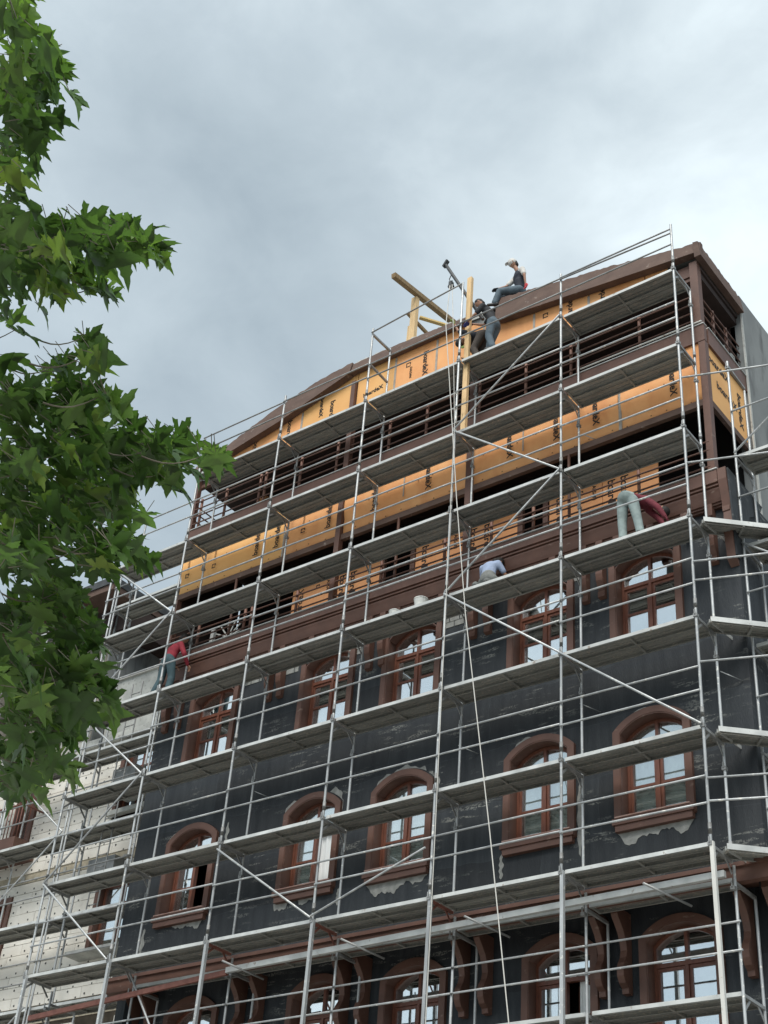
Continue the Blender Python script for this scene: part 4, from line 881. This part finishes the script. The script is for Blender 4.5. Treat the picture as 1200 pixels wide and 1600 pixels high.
    T = [(V['pel']-up_*.05, V['pel']+up_*.07, .175, .165, .76, hlat)]+[(V['hip'+s_], V['kn'+s_], .112, .086, 1, None) for s_ in 'LR']+[(V['kn'+s_], V['ft'+s_]+Vector((0, 0, .10)), .086, .078, 1, None) for s_ in 'LR']
    put(blob_mesh(T, .018), 'trousers', pants)
    for s_ in 'LR':
        f_ = V['ft'+s_]; td = Vector((J['face'][0], J['face'][1], 0)); td = td.normalized() if td.length > .1 else Vector((0, 1, 0)); td = Vector(J.get('toe', td))
        put(blob_mesh([(f_+Vector((0, 0, .06))-td*.05, f_+td*.15+Vector((0, 0, .045)), .05, .042, .9, None), (f_+Vector((0, 0, .12)), f_+Vector((0, 0, .05)), .048, .055, 1, None)], .014), 'shoe', shoe)
    if vest: put(blob_mesh([(a, b, c+.018, d_+.018, e_, f_) for a, b, c, d_, e_, f_ in torso(.014)[:3]], .018), 'vest', vest)
    if cap:
        put(blob_mesh([(head+hu*.025, head+hu*.055, .106, .094, 1.1, hl), (head+hu*.055+front*.085, head+hu*.03+front*.165, .065, .06, .22, hl)], .012), 'cap', cap)
    if cap: put(blob_mesh([(head-front*.042-hu*.05, head-front*.03+hu*.01, .070, .086, 1, hl)], .014), 'hair', 'hair')
    elif hair: put(blob_mesh([(head+hu*.03-front*.015, head+hu*.05-front*.01, .096, .094, 1.1, hl), (head-front*.045-hu*.03, head-front*.03+hu*.04, .07, .082, 1, hl)], .014), 'hair', 'hair')
    if glove:
        for H, gm in zip(hands, glove if isinstance(glove, tuple) else (glove, glove)): put(blob_mesh([(a, b, c+.006, d_+.006, e_, f_) for a, b, c, d_, e_, f_ in H], .011), 'glove', gm)
    return root

# man sitting on the roof edge
person(dict(pel=(-4.22, .96, 14.36), neck=(-4.25, .90, 14.96), head=(-4.36, .82, 15.22), face=(-.85, -.45, -.25), shL=(-4.09, .80, 14.88), shR=(-4.41, 1.0, 14.90),
    elL=(-3.99, .74, 14.60), haL=(-3.98, .78, 14.34), elR=(-4.55, .86, 14.62), haR=(-4.72, .78, 14.58), hipL=(-4.20, .86, 14.33), hipR=(-4.28, 1.06, 14.33),
    knL=(-4.66, .76, 14.44), ftL=(-4.76, .72, 14.0), knR=(-4.66, .98, 14.52), ftR=(-4.82, .94, 14.05)),
    'man in a white cap and dark vest sitting on the roof edge', 'cloth_white', 'cloth_jeans', cap='cloth_white', vest='cloth_navy', glove=('rag_red', 'cloth_charcoal'))
# man standing at the timber
person(dict(pel=(-4.45, .26, 12.93), neck=(-4.62, .20, 13.42), head=(-4.78, .15, 13.62), face=(-.85, -.35, -.42), shL=(-4.60, .02, 13.36), shR=(-4.58, .38, 13.38),
    elL=(-4.75, -.04, 13.13), haL=(-5.0, .06, 13.12), elR=(-4.80, .40, 13.18), haR=(-5.08, .33, 13.30), hipL=(-4.44, .16, 12.88), hipR=(-4.46, .36, 12.88),
    knL=(-4.48, .13, 12.48), ftL=(-4.38, .14, 12.04), knR=(-4.60, .36, 12.48), ftR=(-4.62, .34, 12.04)),
    'bearded man in dark polo and jeans standing beside the upright timber', 'cloth_charcoal', 'cloth_jeans', glove='glove_blue')
# man bending low behind the timber
person(dict(pel=(-4.82, .40, 12.86), neck=(-5.22, .38, 12.98), head=(-5.38, .34, 12.90), face=(-.75, -.3, -.6), shL=(-5.16, .22, 12.98), shR=(-5.16, .56, 13.0),
    elL=(-5.32, .14, 13.05), haL=(-5.40, .10, 13.28), elR=(-5.30, .52, 12.85), haR=(-5.25, .32, 12.70), hipL=(-4.80, .30, 12.80), hipR=(-4.80, .50, 12.80),
    knL=(-4.98, .28, 12.45), ftL=(-4.84, .28, 12.04), knR=(-5.02, .50, 12.42), ftR=(-4.88, .50, 12.04)),
    'man in dark shirt bending low behind the upright timber', 'cloth_navy', 'cloth_brown', sleeves='short', glove='glove_lime')
# man in pale jeans bending over on the deck below the cornice
person(dict(pel=(-1.30, .20, 6.94), neck=(-.98, .50, 6.90), head=(-.80, .62, 6.74), face=(.45, .45, -.75), toe=(.2, .9, 0), shL=(-1.10, .62, 6.88), shR=(-.92, .34, 6.82),
    elL=(-.90, .66, 6.62), haL=(-.78, .60, 6.38), elR=(-.74, .30, 6.60), haR=(-.62, .34, 6.36), hipL=(-1.41, .22, 6.86), hipR=(-1.19, .20, 6.86),
    knL=(-1.45, .26, 6.46), ftL=(-1.42, .22, 6.02), knR=(-1.12, .22, 6.46), ftR=(-1.06, .20, 6.02)),
    'worker in burgundy top and pale jeans bending over below the cornice', 'cloth_burgundy', 'cloth_pale_jeans', sleeves='long', glove='cloth_burgundy')
# crouching man in light blue
person(dict(pel=(-4.47, .40, 6.36), neck=(-4.52, .55, 6.80), head=(-4.44, .70, 6.88), face=(.2, .85, -.5), toe=(0, 1, 0), shL=(-4.70, .55, 6.75), shR=(-4.34, .55, 6.75),
    elL=(-4.76, .66, 6.50), haL=(-4.66, .72, 6.26), elR=(-4.24, .66, 6.52), haR=(-4.30, .74, 6.28), hipL=(-4.58, .42, 6.30), hipR=(-4.36, .42, 6.30),
    knL=(-4.64, .60, 6.14), ftL=(-4.62, .22, 6.05), knR=(-4.32, .60, 6.14), ftR=(-4.36, .22, 6.05)),
    'worker in a light blue shirt kneeling below the cornice by the rope', 'cloth_blue', 'cloth_grey', glove=None)
# man in red at the left end
person(dict(pel=(-13.08, .28, 6.90), neck=(-13.02, .42, 7.37), head=(-12.94, .52, 7.56), face=(.3, .92, -.2), toe=(.2, .95, 0), shL=(-13.22, .42, 7.31), shR=(-12.84, .36, 7.31),
    elL=(-13.36, .40, 7.05), haL=(-13.20, .60, 6.95), elR=(-12.72, .40, 7.04), haR=(-12.74, .58, 6.84), hipL=(-13.18, .28, 6.84), hipR=(-12.98, .28, 6.84),
    knL=(-13.24, .30, 6.44), ftL=(-13.28, .20, 6.02), knR=(-12.92, .32, 6.44), ftR=(-12.90, .26, 6.02)),
    'worker in a red shirt and dark jeans at the left end of the scaffold', 'cloth_red', 'cloth_teal_jeans', sleeves='long')

# ================================================================= PLANE TREE
tree = empty('plane_tree', (3.1, -18.0, GROUND), 'leafy plane tree filling the left edge in the foreground', 'tree')
def leafmat():
    mt = bpy.data.materials.new('plane_leaf'); mt.use_nodes = True; t = mt.node_tree; n = t.nodes; l = t.links; n.clear()
    o = n.new('ShaderNodeOutputMaterial'); p = n.new('ShaderNodeBsdfPrincipled'); tr = n.new('ShaderNodeBsdfTranslucent'); mx = n.new('ShaderNodeMixShader')
    geo = n.new('ShaderNodeNewGeometry'); oi = n.new('ShaderNodeObjectInfo'); ad = n.new('ShaderNodeMath'); ad.operation = 'ADD'; fr = n.new('ShaderNodeMath'); fr.operation = 'FRACT'
    l.new(geo.outputs['Random Per Island'], ad.inputs[0]); l.new(oi.outputs['Random'], ad.inputs[1]); l.new(ad.outputs[0], fr.inputs[0])
    r = n.new('ShaderNodeValToRGB'); l.new(fr.outputs[0], r.inputs[0]); e = r.color_ramp.elements
    e[0].position = 0; e[0].color = (.06, .115, .036, 1); e[1].position = 1; e[1].color = (.26, .36, .08, 1)
    a = e.new(.6); a.color = (.095, .175, .048, 1); a = e.new(.9); a.color = (.15, .25, .06, 1)
    nz = n.new('ShaderNodeTexNoise'); nz.inputs['Scale'].default_value = 30; nz.inputs['Detail'].default_value = 5; l.new(geo.outputs['Position'], nz.inputs['Vector'])
    hs = n.new('ShaderNodeHueSaturation'); mr = n.new('ShaderNodeMapRange'); mr.inputs[3].default_value = .8; mr.inputs[4].default_value = 1.2; l.new(nz.outputs['Fac'], mr.inputs[0]); l.new(mr.outputs[0], hs.inputs['Value']); l.new(r.outputs[0], hs.inputs['Color'])
    l.new(hs.outputs[0], p.inputs['Base Color']); p.inputs['Roughness'].default_value = .42; p.inputs['Specular IOR Level'].default_value = .45
    g = n.new('ShaderNodeGamma'); g.inputs['Gamma'].default_value = .9; l.new(hs.outputs[0], g.inputs[0])
    mu = n.new('ShaderNodeMix'); mu.data_type = 'RGBA'; mu.blend_type = 'MULTIPLY'; mu.inputs[0].default_value = 1; l.new(g.outputs[0], mu.inputs[6]); mu.inputs[7].default_value = (1.0, 1.2, .5, 1)
    l.new(mu.outputs[2], tr.inputs['Color']); mx.inputs[0].default_value = .36
    l.new(p.outputs[0], mx.inputs[1]); l.new(tr.outputs[0], mx.inputs[2]); l.new(mx.outputs[0], o.inputs[0]); return mt
M['leaf'] = leafmat()
def leaf_geo(seed):
    rnd = random.Random(seed); half = [(0, .0), (.08, -.04), (.17, -.13), (.30, -.12), (.36, -.20), (.60, -.26), (.48, -.10), (.53, -.02), (.37, .03), (.19, .11), (.38, .17), (.50, .16), (.56, .29), (.70, .33), (.90, .56), (.66, .52), (.58, .60), (.46, .47), (.33, .44), (.14, .30), (.19, .50), (.31, .58), (.24, .70), (.27, .82), (.14, .90), (.10, 1.06), (0, 1.34)]
    half = [(x*rnd.uniform(.92, 1.08), y+rnd.uniform(-.02, .02)) for x, y in half]; half[0] = (0, 0); half[-1] = (0, 1.3)
    right = half; left = [(-x*rnd.uniform(.92, 1.06), y) for x, y in half[1:-1]]
    fold, droop, tw = rnd.uniform(.10, .45), rnd.uniform(.15, .55), rnd.uniform(-.25, .25)
    def lift(x, y): 
        d = math.hypot(x, y-.25)
        return Vector((x*(1-fold*.25), y-.0, abs(x)*fold - droop*d*d*.7 + tw*x*y))
    pts = right+list(reversed(left)); vs = [lift(*p) for p in pts]; mid = [lift(0, .12), lift(0, .32), lift(0, .58), lift(0, .85)]
    k = len(pts); vs += mid; fs = []
    def nearest(i, j): 
        y = (pts[i][1]+pts[j][1])/2; return k+min(range(4), key=lambda q: abs((.12, .32, .58, .85)[q]-y*.92))
    last = None
    for i in range(k):
        j = (i+1) % k; c = nearest(i, j)
        if last is not None and c != last: fs.append((i, c, last))
        fs.append((i, j, c)); last = c
    return vs, fs
LG = [leaf_geo(i) for i in range(7)]
def leaf_frame(c, out, rnd, size):
    d = Vector((out.x, out.y, 0)); d = d.normalized() if d.length > .01 else Vector((1, 0, 0))
    a = rnd.gauss(0, .75); d = Vector((d.x*math.cos(a)-d.y*math.sin(a), d.x*math.sin(a)+d.y*math.cos(a), 0))
    tip = (d*math.cos(.35)+Vector((0, 0, rnd.gauss(-.22, .38)))).normalized()
    n = (Vector((0, 0, 1))+Vector((rnd.gauss(0, .42), rnd.gauss(0, .42), 0))).normalized(); x = tip.cross(n).normalized(); n = x.cross(tip)
    m = Matrix((x*size, tip*size, n*size)).transposed().to_4x4(); m.translation = c; return m
BL = [(4.96, -16.92, -3.68, 0.13, 16), (4.71, -16.62, -3.5, 0.152, 24), (4.7, -16.67, -3.77, 0.177, 26), (4.73, -16.57, -3.41, 0.077, 8), (4.5, -16.42, -3.62, 0.124, 16), (4.77, -16.63, -4.23, 0.112, 8), (4.74, -16.57, -4.38, 0.11, 8), (4.11, -16.09, -3.76, 0.16, 24), (4.65, -16.24, -4.2, 0.13, 22), (4.76, -16.17, -4.19, 0.115, 16), (4.29, -15.73, -3.53, 0.099, 12), (4.73, -15.91, -3.96, 0.084, 10), (4.53, -15.64, -3.65, 0.071, 8), (4.37, -16.09, -4.16, 0.12, 14), (4.37, -15.9, -3.98, 0.099, 10), (4.52, -16.36, -4.45, 0.142, 9), (4.42, -15.8, -4.0, 0.043, 3), (3.87, -15.93, -4.03, 0.09, 3), (4.16, -16.01, -4.33, 0.067, 1), (3.9, -15.89, -4.27, 0.095, 3), (4.26, -15.69, -4.16, 0.031, 3), (4.7, -15.95, -4.68, 0.042, 5), (4.04, -15.67, -4.23, 0.101, 10), (4.18, -15.65, -4.42, 0.108, 14), (4.27, -15.93, -4.7, 0.131, 18), (4.71, -15.83, -4.82, 0.05, 5), (3.73, -15.73, -4.31, 0.129, 14), (4.05, -15.72, -4.75, 0.241, 60), (4.02, -15.43, -4.51, 0.189, 44), (4.03, -15.17, -4.38, 0.162, 30), (4.25, -15.16, -4.48, 0.113, 16), (4.2, -14.94, -4.31, 0.104, 12), (4.66, -15.17, -4.69, 0.065, 6), (4.21, -14.99, -4.49, 0.083, 6), (3.97, -15.62, -4.99, 0.24, 60), (3.72, -15.17, -4.61, 0.212, 46), (3.92, -15.07, -4.59, 0.162, 28), (4.49, -15.43, -5.27, 0.107, 18), (4.35, -15.5, -5.29, 0.127, 20), (4.12, -15.62, -5.31, 0.201, 40), (3.37, -15.11, -5.07, 0.229, 44), (3.98, -15.3, -5.29, 0.135, 22), (3.81, -15.08, -5.3, 0.124, 20), (3.89, -15.39, -5.68, 0.204, 40), (3.83, -15.1, -5.55, 0.167, 32), (4.01, -15.09, -5.6, 0.095, 12), (4.05, -15.02, -5.72, 0.082, 10), (3.66, -15.02, -5.71, 0.184, 34), (3.77, -14.91, -5.68, 0.123, 16), (3.27, -14.83, -5.73, 0.162, 26), (3.57, -14.85, -5.82, 0.119, 12), (3.25, -14.75, -5.81, 0.098, 8), (4.14, -16.885, -3.31, 0.29, 60), (3.78, -16.535, -3.54, 0.263, 40), (3.85, -16.405, -4.1, 0.281, 60), (4.1, -16.345, -4.83, 0.227, 50), (3.31, -15.815, -4.73, 0.354, 80), (3.09, -15.495, -5.06, 0.328, 70), (3.03, -15.295, -5.52, 0.324, 70), (3.94, -17.135, -3.88, 0.367, 40), (3.45, -16.625, -4.36, 0.408, 50), (3.61, -16.395, -5.35, 0.402, 60), (2.83, -15.745, -5.61, 0.417, 50)]
TR = Vector((3.1, -18.0, 0)); rnd = random.Random(11)
LE = []
for bx_, by_, bz_, br, nl in BL:
    nl = int(nl*1.0)
    for k_ in range(nl):
        v = Vector((rnd.gauss(0, 1), rnd.gauss(0, 1), rnd.gauss(0, 1))); v = v.normalized()*(rnd.random()**.45)*br*rnd.choice((.9, 1, 1.25)); v.z *= .85
        dep = (Vector((bx_, by_, bz_))-CAM).normalized()
        c = Vector((bx_, by_, bz_))+v+dep*rnd.uniform(-.45, .55)*min(1, br*5)
        LE.append((c, c-TR, rnd.choice((rnd.uniform(.07, .11), rnd.uniform(.10, .145)))))
def infr(c):
    d = c-CAM; z = d.dot(fwd); return z > 0 and 0 < 600+2215*d.dot(r2)/z+40 and -60 < 800-2215*d.dot(u2)/z < 1660
LE.sort(key=lambda q: (0 if infr(q[0]) else 1, (q[0]-CAM).length))
meshes = []
for vs, fs in LG:
    me = bpy.data.meshes.new('leaf'); me.from_pydata(vs, [], fs); me.materials.append(M['leaf']); me.polygons.foreach_set('use_smooth', [True]*len(fs)); meshes.append(me)
twigs = MB(); fol = MB()
for i, (c, o_, sz) in enumerate(LE):
    m_ = leaf_frame(c, o_, rnd, sz); k_ = rnd.randrange(7)
    tip = m_.col[1].to_3d().normalized()
    twigs.tube([c-tip*.07-Vector((0, 0, -.015)), c+tip*sz*.02], .0022, 3)
    if i < 290:
        o = bpy.data.objects.new('leaf', meshes[k_]); link(o, tree, c); m2 = m_.copy(); m2.translation = Vector((0, 0, 0)); o.rotation_mode = 'QUATERNION'
        o.rotation_quaternion = m2.to_3x3().normalized().to_quaternion(); o.scale = (sz, sz, sz)
    else:
        vs, fs = LG[k_]; fol.add([m_ @ v for v in vs], fs)
me = bpy.data.meshes.new('foliage'); me.from_pydata(fol.v, [], fol.f); me.materials.append(M['leaf']); me.polygons.foreach_set('use_smooth', [True]*len(fol.f))
for v in me.vertices: v.co -= wpos(tree)
fo = bpy.data.objects.new('foliage', me); link(fo, tree, wpos(tree)); fo['kind'] = 'stuff'
# trunk, limbs and twigs
tk = MB(); tk.tube([(3.1, -18.0, GROUND), (3.15, -17.95, -8.5), (3.05, -17.85, -6.5), (3.2, -17.6, -4.8), (3.3, -17.4, -3.2)], .24, 14, .11); tk.build('trunk', 'bark', tree, smooth=True)
hubs = [(.0, -6.4), (.35, -5.9), (.6, -5.2), (.85, -4.2), (1, -3.3)]
for bx_, by_, bz_, br, nl in BL:
    c = Vector((bx_, by_, bz_)); z0 = min(max(c.z-1.0, -6.6), -3.4); p0 = Vector((3.15, -17.7, z0)); 
    mid = p0.lerp(c, .55)+Vector((rnd.uniform(-.08, .08), rnd.uniform(-.08, .08), -.10))
    twigs.tube([p0.lerp(c, .90+.10*q/6)+Vector((0, 0, -.05*math.sin(math.pi*q/6)))+Vector((0, 0, .02*q/6)) for q in range(7)], .0045, 5, .002)
for (z0, e_) in ((-6.6, (3.5, -15.6, -5.7)), (-5.8, (3.6, -16.0, -4.9)), (-5.2, (3.8, -16.4, -4.3)), (-4.4, (4.0, -16.9, -3.8))):
    MB().tube([(3.15, -17.75, z0), Vector((3.15, -17.75, z0)).lerp(Vector(e_), .5)+Vector((0, 0, .12)), e_], .06, 8, .015).build('limb', 'bark', tree, smooth=True)
tw = twigs.build('twigs', 'bark', tree); tw['kind'] = 'stuff'
print('leaves', len(LE))
